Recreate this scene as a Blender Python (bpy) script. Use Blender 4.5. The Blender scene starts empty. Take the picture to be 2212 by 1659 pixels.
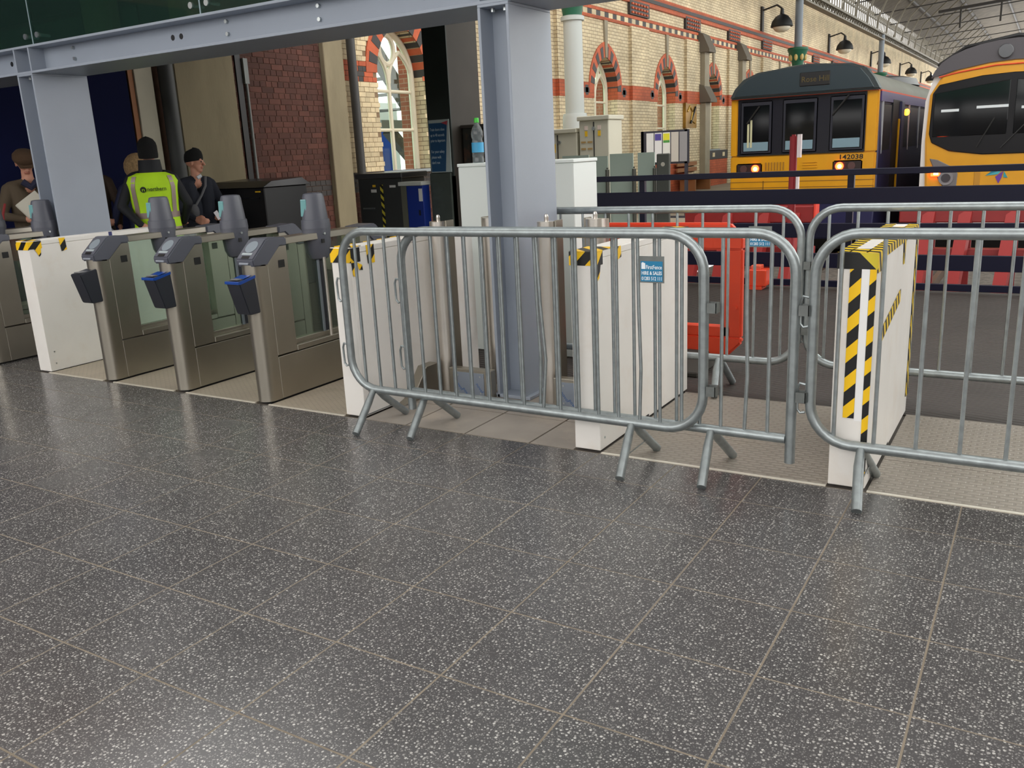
import bpy, bmesh, math, random
import numpy as np
from mathutils import Vector, Matrix
random.seed(7)
sc = bpy.context.scene
COL = sc.collection

# ------------------------------------------------------------------ camera, world, exposure
cam_d = bpy.data.cameras.new('camera')
cam_d.sensor_width = 36.0
cam_d.lens = 1884.18 * 36.0 / 2212.0
cam_d.clip_start = 0.05
cam_d.clip_end = 400
cam = bpy.data.objects.new('camera', cam_d)
COL.objects.link(cam)
def cam_matrix(yaw, pit, rol, loc):
    cy, sy, cp, sp, cr, sr = math.cos(yaw), math.sin(yaw), math.cos(pit), math.sin(pit), math.cos(rol), math.sin(rol)
    f = Vector((sy * cp, cy * cp, -sp)); r = Vector((cy, -sy, 0)); u = r.cross(f)
    r2 = cr * r + sr * u; u2 = -sr * r + cr * u
    m = Matrix(((r2.x, u2.x, -f.x, loc[0]), (r2.y, u2.y, -f.y, loc[1]), (r2.z, u2.z, -f.z, loc[2]), (0, 0, 0, 1)))
    return m
cam.matrix_world = cam_matrix(-0.5513, 0.2589, -0.0490, (0.17904, -3.36884, 1.45096))
sc.camera = cam

world = bpy.data.worlds.new('overcast_sky')
sc.world = world
world.use_nodes = True
_bg = world.node_tree.nodes['Background']
_bg.inputs[0].default_value = (1.0, 0.985, 0.965, 1)
_bg.inputs[1].default_value = 1.0
sc.view_settings.view_transform = 'Standard'
sc.view_settings.look = 'None'
sc.view_settings.exposure = 1.68
sc.view_settings.gamma = 1.0
sc.view_settings.use_curve_mapping = False
sc.cycles.max_bounces = 8
sc.cycles.transparent_max_bounces = 16
sc.cycles.sample_clamp_indirect = 6.0

def area(name, loc, rot, sx, sy, power, color=(1, 1, 1)):
    d = bpy.data.lights.new(name, 'AREA'); d.shape = 'RECTANGLE'; d.size = sx; d.size_y = sy
    d.energy = power; d.color = color
    o = bpy.data.objects.new(name, d); COL.objects.link(o); o.location = loc; o.rotation_euler = rot
    return o

# ------------------------------------------------------------------ helpers
def lin(c):
    return tuple((x / 255 / 12.92) if x / 255 <= 0.04045 else ((x / 255 + 0.055) / 1.055) ** 2.4 for x in c)

MATS = {}
def mat(name, rgb, rough=0.5, metal=0.0, var=0.0, vs=6.0, bump=0.0, bs=40.0, spec=0.5, emit=None, estr=0.0, rnd=0.0, stretch=(1, 1, 1), dirt=None, dirts=3.0, dirta=0.5):
    if name in MATS: return MATS[name]
    m = bpy.data.materials.new(name); m.use_nodes = True
    nt = m.node_tree; b = nt.nodes['Principled BSDF']
    col = lin(rgb)
    b.inputs['Base Color'].default_value = (*col, 1)
    b.inputs['Roughness'].default_value = rough
    b.inputs['Metallic'].default_value = metal
    b.inputs['Specular IOR Level'].default_value = spec
    geo = None
    def pos():
        nonlocal geo
        if geo is None:
            g = nt.nodes.new('ShaderNodeNewGeometry')
            mp = nt.nodes.new('ShaderNodeMapping'); mp.inputs['Scale'].default_value = stretch
            nt.links.new(g.outputs['Position'], mp.inputs['Vector'])
            geo = (g, mp)
        return geo[1].outputs['Vector']
    cur = None
    if var > 0:
        n = nt.nodes.new('ShaderNodeTexNoise'); n.inputs['Scale'].default_value = vs; n.inputs['Detail'].default_value = 6
        nt.links.new(pos(), n.inputs['Vector'])
        r = nt.nodes.new('ShaderNodeMapRange'); r.inputs['From Min'].default_value = 0.3; r.inputs['From Max'].default_value = 0.7
        r.inputs['To Min'].default_value = 1 - var; r.inputs['To Max'].default_value = 1 + var
        nt.links.new(n.outputs['Fac'], r.inputs['Value'])
        mx = nt.nodes.new('ShaderNodeMix'); mx.data_type = 'RGBA'; mx.blend_type = 'MULTIPLY'; mx.inputs[0].default_value = 1
        mx.inputs[6].default_value = (*col, 1); nt.links.new(r.outputs['Result'], mx.inputs[7])
        cur = mx.outputs[2]
    if dirt is not None:
        n = nt.nodes.new('ShaderNodeTexNoise'); n.inputs['Scale'].default_value = dirts; n.inputs['Detail'].default_value = 8; n.inputs['Roughness'].default_value = 0.65
        nt.links.new(pos(), n.inputs['Vector'])
        r = nt.nodes.new('ShaderNodeMapRange'); r.inputs['From Min'].default_value = 0.52; r.inputs['From Max'].default_value = 0.72; r.inputs['To Max'].default_value = dirta
        nt.links.new(n.outputs['Fac'], r.inputs['Value'])
        mx = nt.nodes.new('ShaderNodeMix'); mx.data_type = 'RGBA'
        nt.links.new(r.outputs['Result'], mx.inputs[0])
        if cur is not None: nt.links.new(cur, mx.inputs[6])
        else: mx.inputs[6].default_value = (*col, 1)
        mx.inputs[7].default_value = (*lin(dirt), 1); cur = mx.outputs[2]
    if rnd > 0:
        oi = nt.nodes.new('ShaderNodeObjectInfo'); g = nt.nodes.new('ShaderNodeNewGeometry')
        ad = nt.nodes.new('ShaderNodeMath'); ad.operation = 'ADD'
        nt.links.new(oi.outputs['Random'], ad.inputs[0]); nt.links.new(g.outputs['Random Per Island'], ad.inputs[1])
        fr = nt.nodes.new('ShaderNodeMath'); fr.operation = 'FRACT'; nt.links.new(ad.outputs[0], fr.inputs[0])
        r = nt.nodes.new('ShaderNodeMapRange'); r.inputs['To Min'].default_value = 1 - rnd; r.inputs['To Max'].default_value = 1 + rnd
        nt.links.new(fr.outputs[0], r.inputs['Value'])
        mx = nt.nodes.new('ShaderNodeMix'); mx.data_type = 'RGBA'; mx.blend_type = 'MULTIPLY'; mx.inputs[0].default_value = 1
        if cur is not None: nt.links.new(cur, mx.inputs[6])
        else: mx.inputs[6].default_value = (*col, 1)
        nt.links.new(r.outputs['Result'], mx.inputs[7]); cur = mx.outputs[2]
    if cur is not None: nt.links.new(cur, b.inputs['Base Color'])
    if bump > 0:
        n = nt.nodes.new('ShaderNodeTexNoise'); n.inputs['Scale'].default_value = bs; n.inputs['Detail'].default_value = 4
        nt.links.new(pos(), n.inputs['Vector'])
        bp = nt.nodes.new('ShaderNodeBump'); bp.inputs['Strength'].default_value = bump; bp.inputs['Distance'].default_value = 0.01
        nt.links.new(n.outputs['Fac'], bp.inputs['Height']); nt.links.new(bp.outputs['Normal'], b.inputs['Normal'])
    if emit is not None:
        b.inputs['Emission Color'].default_value = (*lin(emit), 1); b.inputs['Emission Strength'].default_value = estr
    MATS[name] = m
    return m

def glass_mat(name, tint, gloss=0.08, rough=0.02, opac=0.0, oc=(200, 215, 205)):
    if name in MATS: return MATS[name]
    m = bpy.data.materials.new(name); m.use_nodes = True
    nt = m.node_tree; nt.nodes.remove(nt.nodes['Principled BSDF'])
    out = nt.nodes['Material Output']
    t = nt.nodes.new('ShaderNodeBsdfTransparent'); t.inputs[0].default_value = (*lin(tint), 1)
    g = nt.nodes.new('ShaderNodeBsdfGlossy'); g.inputs['Roughness'].default_value = rough
    lw = nt.nodes.new('ShaderNodeLayerWeight'); lw.inputs[0].default_value = 0.5
    pw = nt.nodes.new('ShaderNodeMath'); pw.operation = 'POWER'; pw.inputs[1].default_value = 4.0; nt.links.new(lw.outputs['Facing'], pw.inputs[0])
    fr = nt.nodes.new('ShaderNodeMath'); fr.operation = 'MULTIPLY_ADD'; fr.inputs[1].default_value = 0.55; fr.inputs[2].default_value = 0.04; nt.links.new(pw.outputs[0], fr.inputs[0])
    mx = nt.nodes.new('ShaderNodeMixShader')
    nt.links.new(fr.outputs[0], mx.inputs[0]); nt.links.new(t.outputs[0], mx.inputs[1]); nt.links.new(g.outputs[0], mx.inputs[2])
    last = mx
    if opac > 0:
        d = nt.nodes.new('ShaderNodeBsdfDiffuse'); d.inputs[0].default_value = (*lin(oc), 1)
        m2 = nt.nodes.new('ShaderNodeMixShader'); m2.inputs[0].default_value = opac
        nt.links.new(mx.outputs[0], m2.inputs[1]); nt.links.new(d.outputs[0], m2.inputs[2]); last = m2
    nt.links.new(last.outputs[0], out.inputs[0])
    MATS[name] = m
    return m

WL = {}   # world location of every object that has been built
class MB:
    def __init__(self): self.v = []; self.f = []; self.mi = []; self.cur = 0
    def add(self, vs, fs):
        n = len(self.v); self.v += [tuple(p) for p in vs]; self.f += [tuple(i + n for i in f) for f in fs]; self.mi += [self.cur] * len(fs)
        return self
    def box(self, x0, x1, y0, y1, z0, z1):
        return self.add([(x0, y0, z0), (x1, y0, z0), (x1, y1, z0), (x0, y1, z0), (x0, y0, z1), (x1, y0, z1), (x1, y1, z1), (x0, y1, z1)],
                        [(3, 2, 1, 0), (4, 5, 6, 7), (0, 1, 5, 4), (1, 2, 6, 5), (2, 3, 7, 6), (3, 0, 4, 7)])
    def prism(self, poly, axis, a0, a1):
        n = len(poly)
        def P(p, a):
            return {'x': (a, p[0], p[1]), 'y': (p[0], a, p[1]), 'z': (p[0], p[1], a)}[axis]
        vs = [P(p, a0) for p in poly] + [P(p, a1) for p in poly]
        fs = [tuple(range(n - 1, -1, -1)), tuple(range(n, 2 * n))] + [(i, (i + 1) % n, n + (i + 1) % n, n + i) for i in range(n)]
        return self.add(vs, fs)
    def tube(self, path, r, n=10, closed=False, flat=None):
        P = [Vector(p) for p in path]; m = len(P)
        rr = r if isinstance(r, (list, tuple)) else [r] * m
        T = []
        for i in range(m):
            if closed: t = P[(i + 1) % m] - P[i - 1]
            elif i == 0: t = P[1] - P[0]
            elif i == m - 1: t = P[-1] - P[-2]
            else: t = (P[i + 1] - P[i]).normalized() + (P[i] - P[i - 1]).normalized()
            T.append(t.normalized())
        up = Vector((0, 0, 1)) if abs(T[0].z) < 0.9 else Vector((0, 1, 0))
        a = T[0].cross(up).normalized(); vs = []
        for i in range(m):
            a = (a - T[i] * a.dot(T[i])).normalized(); b = T[i].cross(a)
            for k in range(n):
                w = 2 * math.pi * k / n
                vs.append(P[i] + a * (math.cos(w) * rr[i]) + b * (math.sin(w) * rr[i] * (flat or 1)))
        fs = []
        for i in range(m if closed else m - 1):
            j = (i + 1) % m
            for k in range(n):
                l = (k + 1) % n
                fs.append((i * n + k, j * n + k, j * n + l, i * n + l))
        if not closed:
            fs.append(tuple(range(n))); fs.append(tuple((m - 1) * n + k for k in range(n - 1, -1, -1)))
        return self.add(vs, fs)
    def bar(self, p0, p1, w, h):           # rectangular bar between two points
        return self.tube([p0, p1], [w * 0.7071, w * 0.7071], n=4, flat=h / w) if False else self._bar(p0, p1, w, h)
    def _bar(self, p0, p1, w, h):
        p0 = Vector(p0); p1 = Vector(p1); t = (p1 - p0).normalized()
        up = Vector((0, 0, 1)) if abs(t.z) < 0.95 else Vector((0, 1, 0))
        a = t.cross(up).normalized() * (w / 2); b = a.cross(t).normalized() * (h / 2)
        vs = [p + s * a + q * b for p in (p0, p1) for s, q in ((-1, -1), (1, -1), (1, 1), (-1, 1))]
        return self.add(vs, [(0, 1, 2, 3), (7, 6, 5, 4), (0, 4, 5, 1), (1, 5, 6, 2), (2, 6, 7, 3), (3, 7, 4, 0)])
    def lathe(self, prof, c, n=20, sx=1, sy=1):
        vs = []; m = len(prof)
        for r, z in prof:
            for k in range(n):
                w = 2 * math.pi * k / n
                vs.append((c[0] + r * sx * math.cos(w), c[1] + r * sy * math.sin(w), c[2] + z))
        fs = [(i * n + k, i * n + (k + 1) % n, (i + 1) * n + (k + 1) % n, (i + 1) * n + k) for i in range(m - 1) for k in range(n)]
        fs.append(tuple(range(n - 1, -1, -1))); fs.append(tuple((m - 1) * n + k for k in range(n)))
        return self.add(vs, fs)
    def ball(self, c, rx, ry=None, rz=None, n=14, m=8):
        ry = ry or rx; rz = rz or rx
        prof = [(max(1e-4, math.sin(math.pi * i / m)), -math.cos(math.pi * i / m)) for i in range(m + 1)]
        s = len(self.v); self.lathe(prof, (0, 0, 0), n)
        for i in range(s, len(self.v)):
            x, y, z = self.v[i]; self.v[i] = (c[0] + x * rx, c[1] + y * ry, c[2] + z * rz)
        return self
    def disc(self, c, nrm, r, h, n=20):
        nv = Vector(nrm).normalized()
        return self.tube([Vector(c), Vector(c) + nv * h], r, n=n)
    def xf(self, M):
        self.v = [tuple(M @ Vector(p)) for p in self.v]; return self
    def build(self, name, mats, parent=None, bevel=0.0, smooth=False, seg=1, origin=None):
        if not isinstance(mats, (list, tuple)): mats = [mats]
        xs = [p[0] for p in self.v]; ys = [p[1] for p in self.v]; zs = [p[2] for p in self.v]
        c = Vector(origin) if origin is not None else Vector(((min(xs) + max(xs)) / 2, (min(ys) + max(ys)) / 2, min(zs)))
        me = bpy.data.meshes.new(name)
        me.from_pydata([(p[0] - c.x, p[1] - c.y, p[2] - c.z) for p in self.v], [], self.f)
        for mt in mats: me.materials.append(mt)
        for p, i in zip(me.polygons, self.mi): p.material_index = i
        bm = bmesh.new(); bm.from_mesh(me)
        bmesh.ops.recalc_face_normals(bm, faces=bm.faces)
        if bevel > 0:
            es = [e for e in bm.edges if len(e.link_faces) == 2 and e.calc_face_angle(0) > 0.5]
            bmesh.ops.bevel(bm, geom=es, offset=bevel, segments=seg, affect='EDGES', clamp_overlap=True)
        bm.to_mesh(me); bm.free()
        if smooth:
            for p in me.polygons: p.use_smooth = True
            me.set_sharp_from_angle(angle=math.radians(38))
        o = bpy.data.objects.new(name, me); COL.objects.link(o)
        if parent is not None: o.parent = parent; o.location = c - WL[parent.name]
        else: o.location = c
        WL[o.name] = c
        return o

def thing(name, label, cat, loc=(0, 0, 0), group=None, kind=None):
    o = bpy.data.objects.new(name, None); COL.objects.link(o); o.location = loc; o.empty_display_size = 0.1
    WL[o.name] = Vector(loc)
    o['label'] = label
    if cat: o['category'] = cat
    if group: o['group'] = group
    if kind: o['kind'] = kind
    return o
def tag(o, label, cat=None, group=None, kind=None):
    o['label'] = label
    if cat: o['category'] = cat
    if group: o['group'] = group
    if kind: o['kind'] = kind
    return o
def dup(root, loc, label=None):
    r = root.copy(); COL.objects.link(r); r.location = loc; WL[r.name] = Vector(loc)
    if label: r['label'] = label
    for ch in list(root.children):
        c = ch.copy(); COL.objects.link(c); c.parent = r
        for g in list(ch.children):
            d = g.copy(); COL.objects.link(d); d.parent = c
    return r

def text(s, size, mt, parent, origin, xdir, ydir, name='lettering', depth=0.0015, width=None, align='LEFT', bold=0.0):
    cu = bpy.data.curves.new('txt', 'FONT'); cu.body = s; cu.size = size; cu.extrude = depth; cu.align_x = align; cu.resolution_u = 2; cu.offset = bold
    t = bpy.data.objects.new('txt', cu); COL.objects.link(t)
    dg = bpy.context.evaluated_depsgraph_get()
    me = bpy.data.meshes.new_from_object(t.evaluated_get(dg))
    bpy.data.objects.remove(t); bpy.data.curves.remove(cu)
    if width:
        xs = [v.co.x for v in me.vertices]; w = max(xs) - min(xs)
        for v in me.vertices: v.co.x *= width / w
    xd = Vector(xdir).normalized(); yd = Vector(ydir).normalized(); zd = xd.cross(yd)
    R = Matrix((xd, yd, zd)).transposed()
    for v in me.vertices: v.co = R @ v.co
    me.materials.clear(); me.materials.append(mt)
    o = bpy.data.objects.new(name, me); COL.objects.link(o)
    c = Vector(origin)
    if parent is not None: o.parent = parent; o.location = c - WL[parent.name]
    else: o.location = c
    WL[o.name] = c
    return o
# ------------------------------------------------------------------ materials
def terrazzo():
    m = bpy.data.materials.new('terrazzo'); m.use_nodes = True; nt = m.node_tree; b = nt.nodes['Principled BSDF']
    g = nt.nodes.new('ShaderNodeNewGeometry'); L = nt.links.new
    oi = nt.nodes.new('ShaderNodeObjectInfo')
    # base tone varying softly and per tile
    n = nt.nodes.new('ShaderNodeTexNoise'); n.inputs['Scale'].default_value = 1.7; n.inputs['Detail'].default_value = 5; L(g.outputs['Position'], n.inputs['Vector'])
    r = nt.nodes.new('ShaderNodeMapRange'); r.inputs['From Min'].default_value = 0.3; r.inputs['From Max'].default_value = 0.7; r.inputs['To Min'].default_value = 0.9; r.inputs['To Max'].default_value = 1.1; L(n.outputs['Fac'], r.inputs['Value'])
    r2 = nt.nodes.new('ShaderNodeMapRange'); r2.inputs['To Min'].default_value = 0.93; r2.inputs['To Max'].default_value = 1.07; L(oi.outputs['Random'], r2.inputs['Value'])
    mu = nt.nodes.new('ShaderNodeMath'); mu.operation = 'MULTIPLY'; L(r.outputs[0], mu.inputs[0]); L(r2.outputs[0], mu.inputs[1])
    base = nt.nodes.new('ShaderNodeMix'); base.data_type = 'RGBA'; base.blend_type = 'MULTIPLY'; base.inputs[0].default_value = 1
    base.inputs[6].default_value = (0.070, 0.066, 0.067, 1); L(mu.outputs[0], base.inputs[7])
    cur = base.outputs[2]
    def chips(scale, rad, amt, col, cur, seed):
        mp = nt.nodes.new('ShaderNodeMapping'); mp.inputs['Location'].default_value = (seed, seed * 1.7, 0.37); L(g.outputs['Position'], mp.inputs['Vector'])
        v = nt.nodes.new('ShaderNodeTexVoronoi'); v.voronoi_dimensions = '2D'; v.inputs['Scale'].default_value = scale; v.inputs['Randomness'].default_value = 1; L(mp.outputs[0], v.inputs['Vector'])
        sp = nt.nodes.new('ShaderNodeSeparateColor'); L(v.outputs['Color'], sp.inputs[0])
        th = nt.nodes.new('ShaderNodeMath'); th.operation = 'MULTIPLY'; L(sp.outputs[0], th.inputs[0]); th.inputs[1].default_value = rad
        lt = nt.nodes.new('ShaderNodeMath'); lt.operation = 'LESS_THAN'; L(v.outputs['Distance'], lt.inputs[0]); L(th.outputs[0], lt.inputs[1])
        br = nt.nodes.new('ShaderNodeMath'); br.operation = 'MULTIPLY'; L(lt.outputs[0], br.inputs[0]); L(sp.outputs[1], br.inputs[1])
        am = nt.nodes.new('ShaderNodeMath'); am.operation = 'MULTIPLY'; am.inputs[1].default_value = amt; L(br.outputs[0], am.inputs[0])
        mx = nt.nodes.new('ShaderNodeMix'); mx.data_type = 'RGBA'; L(am.outputs[0], mx.inputs[0]); L(cur, mx.inputs[6]); mx.inputs[7].default_value = (*col, 1)
        return mx.outputs[2]
    cur = chips(88, 0.36, 1.0, (0.50, 0.48, 0.45), cur, 0.0)
    cur = chips(150, 0.42, 0.6, (0.36, 0.35, 0.33), cur, 3.1)
    L(cur, b.inputs['Base Color'])
    n2 = nt.nodes.new('ShaderNodeTexNoise'); n2.inputs['Scale'].default_value = 2.5; n2.inputs['Detail'].default_value = 6; L(g.outputs['Position'], n2.inputs['Vector'])
    r3 = nt.nodes.new('ShaderNodeMapRange'); r3.inputs['From Min'].default_value = 0.3; r3.inputs['From Max'].default_value = 0.7; r3.inputs['To Min'].default_value = 0.17; r3.inputs['To Max'].default_value = 0.3; L(n2.outputs['Fac'], r3.inputs['Value'])
    L(r3.outputs[0], b.inputs['Roughness'])
    MATS['terrazzo'] = m
    return m
M_TILE = terrazzo()

def striped(name, c1, c2, vec, period, rough=0.5, duty=0.5):
    if name in MATS: return MATS[name]
    m = bpy.data.materials.new(name); m.use_nodes = True; nt = m.node_tree; b = nt.nodes['Principled BSDF']; L = nt.links.new
    g = nt.nodes.new('ShaderNodeNewGeometry'); d = nt.nodes.new('ShaderNodeVectorMath'); d.operation = 'DOT_PRODUCT'
    d.inputs[1].default_value = vec; L(g.outputs['Position'], d.inputs[0])
    q = nt.nodes.new('ShaderNodeMath'); q.operation = 'DIVIDE'; q.inputs[1].default_value = period; L(d.outputs['Value'], q.inputs[0])
    f = nt.nodes.new('ShaderNodeMath'); f.operation = 'FRACT'; L(q.outputs[0], f.inputs[0])
    l = nt.nodes.new('ShaderNodeMath'); l.operation = 'LESS_THAN'; l.inputs[1].default_value = duty; L(f.outputs[0], l.inputs[0])
    mx = nt.nodes.new('ShaderNodeMix'); mx.data_type = 'RGBA'; L(l.outputs[0], mx.inputs[0])
    mx.inputs[6].default_value = (*lin(c1), 1); mx.inputs[7].default_value = (*lin(c2), 1); L(mx.outputs[2], b.inputs['Base Color'])
    b.inputs['Roughness'].default_value = rough; MATS[name] = m
    return m

def ridged(name, rgb, vec, period, strength, rough, metal=0.0, rgb2=None, var=0.15):
    m = mat(name, rgb, rough, metal, var=var, vs=2.0)
    nt = m.node_tree; b = nt.nodes['Principled BSDF']; L = nt.links.new
    g = nt.nodes.new('ShaderNodeNewGeometry'); d = nt.nodes.new('ShaderNodeVectorMath'); d.operation = 'DOT_PRODUCT'
    d.inputs[1].default_value = tuple(v * 2 * math.pi / period for v in vec); L(g.outputs['Position'], d.inputs[0])
    s = nt.nodes.new('ShaderNodeMath'); s.operation = 'SINE'; L(d.outputs['Value'], s.inputs[0])
    bp = nt.nodes.new('ShaderNodeBump'); bp.inputs['Strength'].default_value = strength; bp.inputs['Distance'].default_value = 0.004
    L(s.outputs[0], bp.inputs['Height']); L(bp.outputs['Normal'], b.inputs['Normal'])
    return m

def tread(name, rgb, rough, metal, sx, sy):
    """raised-lozenge tread plate: fine relief in the normal"""
    m = mat(name, rgb, rough, metal, var=0.12, vs=1.6, dirt=(150, 140, 125), dirts=2.2, dirta=0.5)
    nt = m.node_tree; b = nt.nodes['Principled BSDF']; L = nt.links.new
    g = nt.nodes.new('ShaderNodeNewGeometry')
    br = nt.nodes.new('ShaderNodeTexBrick'); br.inputs['Scale'].default_value = 1; br.inputs['Brick Width'].default_value = sx; br.inputs['Row Height'].default_value = sy
    br.inputs['Mortar Size'].default_value = sy * 0.3; br.inputs['Mortar Smooth'].default_value = 0.6
    L(g.outputs['Position'], br.inputs['Vector'])
    old = b.inputs['Base Color'].links[0].from_socket; mz = nt.nodes.new('ShaderNodeMix'); mz.data_type = 'RGBA'; mz.blend_type = 'MULTIPLY'; mz.inputs[0].default_value = 1
    mr = nt.nodes.new('ShaderNodeMapRange'); mr.inputs['To Min'].default_value = 1.05; mr.inputs['To Max'].default_value = 0.86; L(br.outputs['Fac'], mr.inputs['Value']); L(old, mz.inputs[6]); L(mr.outputs[0], mz.inputs[7]); L(mz.outputs[2], b.inputs['Base Color'])
    bp = nt.nodes.new('ShaderNodeBump'); bp.inputs['Strength'].default_value = 0.55; bp.inputs['Distance'].default_value = 0.003; bp.invert = True
    L(br.outputs['Fac'], bp.inputs['Height']); L(bp.outputs['Normal'], b.inputs['Normal'])
    return m

def brickwall(name, c1, c2, cm, w=0.24, h=0.083):
    m = bpy.data.materials.new(name); m.use_nodes = True; nt = m.node_tree; b = nt.nodes['Principled BSDF']; L = nt.links.new
    g = nt.nodes.new('ShaderNodeNewGeometry'); sp = nt.nodes.new('ShaderNodeSeparateXYZ'); L(g.outputs['Position'], sp.inputs[0])
    ad = nt.nodes.new('ShaderNodeMath'); L(sp.outputs['X'], ad.inputs[0]); L(sp.outputs['Y'], ad.inputs[1])
    cb = nt.nodes.new('ShaderNodeCombineXYZ'); L(ad.outputs[0], cb.inputs[0]); L(sp.outputs['Z'], cb.inputs[1])
    br = nt.nodes.new('ShaderNodeTexBrick'); br.inputs['Scale'].default_value = 1; br.inputs['Brick Width'].default_value = w; br.inputs['Row Height'].default_value = h
    br.inputs['Mortar Size'].default_value = 0.007; br.inputs['Mortar Smooth'].default_value = 0.1; br.inputs['Bias'].default_value = -0.2
    br.inputs['Color1'].default_value = (*lin(c1), 1); br.inputs['Color2'].default_value = (*lin(c2), 1); br.inputs['Mortar'].default_value = (*lin(cm), 1)
    L(cb.outputs[0], br.inputs['Vector'])
    n = nt.nodes.new('ShaderNodeTexNoise'); n.inputs['Scale'].default_value = 0.9; n.inputs['Detail'].default_value = 7; L(g.outputs['Position'], n.inputs['Vector'])
    r = nt.nodes.new('ShaderNodeMapRange'); r.inputs['From Min'].default_value = 0.3; r.inputs['From Max'].default_value = 0.7; r.inputs['To Min'].default_value = 0.72; r.inputs['To Max'].default_value = 1.12; L(n.outputs['Fac'], r.inputs['Value'])
    mx = nt.nodes.new('ShaderNodeMix'); mx.data_type = 'RGBA'; mx.blend_type = 'MULTIPLY'; mx.inputs[0].default_value = 1; L(br.outputs['Color'], mx.inputs[6]); L(r.outputs[0], mx.inputs[7])
    L(mx.outputs[2], b.inputs['Base Color']); b.inputs['Roughness'].default_value = 0.75
    bp = nt.nodes.new('ShaderNodeBump'); bp.inputs['Strength'].default_value = 0.5; bp.inputs['Distance'].default_value = 0.006; bp.invert = True
    L(br.outputs['Fac'], bp.inputs['Height']); L(bp.outputs['Normal'], b.inputs['Normal'])
    MATS[name] = m
    return m

M_GROUT = mat('grout', (124, 113, 98), 0.9, var=0.15, vs=8)
M_STEELPAINT = mat('grey_painted_steel', (150, 158, 170), 0.45, var=0.03, vs=3, bump=0.05, bs=150)
M_BOLT = mat('zinc_bolt', (190, 195, 195), 0.3, 0.9)
M_GALV = mat('galvanised_steel', (156, 163, 164), 0.38, 0.72, var=0.14, vs=25, bump=0.06, bs=90)
M_GALVD = mat('dull_zinc', (120, 124, 122), 0.5, 0.6, var=0.1, vs=30)
M_STAIN = mat('brushed_stainless', (168, 162, 150), 0.34, 0.9, var=0.06, vs=3, bump=0.03, bs=300)
M_STAINB = mat('bright_stainless', (218, 212, 204), 0.32, 0.95, var=0.04, vs=8)
M_WHITE = mat('white_painted_board', (238, 234, 228), 0.45, var=0.03, vs=4, dirt=(205, 165, 110), dirts=5.0, dirta=0.12)
M_WHITEC = mat('white_coated_metal', (222, 228, 224), 0.4)
M_GREYPL = mat('slate_grey_plastic', (84, 86, 96), 0.42, bump=0.04, bs=250)
M_DARKPL = mat('dark_grey_plastic', (44, 46, 54), 0.4)
M_BLACK = mat('matt_black', (14, 14, 16), 0.5)
M_LENS = mat('aqua_lens', (120, 170, 172), 0.12)
M_LENSW = mat('pale_lens', (165, 175, 178), 0.3)
M_HAZ = striped('hazard_tape', (255, 204, 24), (20, 20, 20), (-1, -1, 1), 0.125, 0.4)
M_HAZ2 = striped('hazard_tape_fine', (250, 210, 30), (22, 22, 20), (0.5, 1, 0.6), 0.075, 0.4)
M_NAVY = mat('navy_gloss_paint', (11, 12, 40), 0.4, spec=0.3)
M_RED = mat('red_oxide_paint', (128, 24, 24), 0.5, var=0.1, vs=4)
M_ORANGE = mat('orange_plastic', (228, 72, 38), 0.45, var=0.05, vs=6)
M_GLASS = glass_mat('clear_glass', (225, 238, 230))
M_GLASSG = glass_mat('green_tint_glass', (150, 180, 168), opac=0.08, oc=(96, 128, 114))  # diffuse green share paints the interior reflection into the panes
M_FROST = glass_mat('frosted_glass', (190, 205, 195), opac=0.8, oc=(182, 196, 184))
M_CREAMP = mat('cream_paint', (226, 216, 192), 0.5)
M_BLUEW = mat('hoarding_blue', (6, 13, 52), 0.8, var=0.05, vs=2, spec=0.15)
M_CONC = mat('weathered_render', (146, 134, 108), 0.85, var=0.14, vs=2.2, bump=0.2, bs=30, dirt=(110, 98, 78), dirts=2.0, dirta=0.5, stretch=(1, 1, 0.35))
M_PIPE = mat('dark_pipe_iron', (58, 56, 54), 0.5)
M_ASPH = mat('platform_concrete', (158, 146, 128), 0.85, var=0.12, vs=1.2)
M_BALL = mat('ballast', (92, 86, 80), 0.95, var=0.45, vs=14, bump=0.9, bs=14)
M_DARKCEIL = mat('dark_soffit', (64, 62, 60), 0.8)
B_RED = mat('brick_red', (88, 50, 40), 0.8, rnd=0.3, var=0.12, vs=9)
B_BLK = mat('brick_blue_black', (58, 52, 50), 0.6, rnd=0.25)
B_CRM = mat('brick_cream', (218, 198, 160), 0.7, rnd=0.16, var=0.1, vs=5, dirt=(150, 118, 82), dirts=1.1, dirta=0.75)
B_TER = mat('brick_terracotta', (192, 92, 56), 0.7, rnd=0.16, var=0.1, vs=7)
M_BRKW = brickwall('cream_brickwork', (228, 210, 174), (208, 188, 152), (146, 126, 100))
M_MORT = mat('mortar', (142, 118, 92), 0.9, var=0.1, vs=10)
M_MORTR = mat('old_mortar', (116, 90, 76), 0.9, var=0.1, vs=10)
M_BAND = brickwall('terracotta_brickwork', (196, 96, 58), (180, 84, 50), (150, 78, 50))
M_STONE = mat('grey_stone', (150, 140, 120), 0.8, var=0.1, vs=3)

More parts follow.
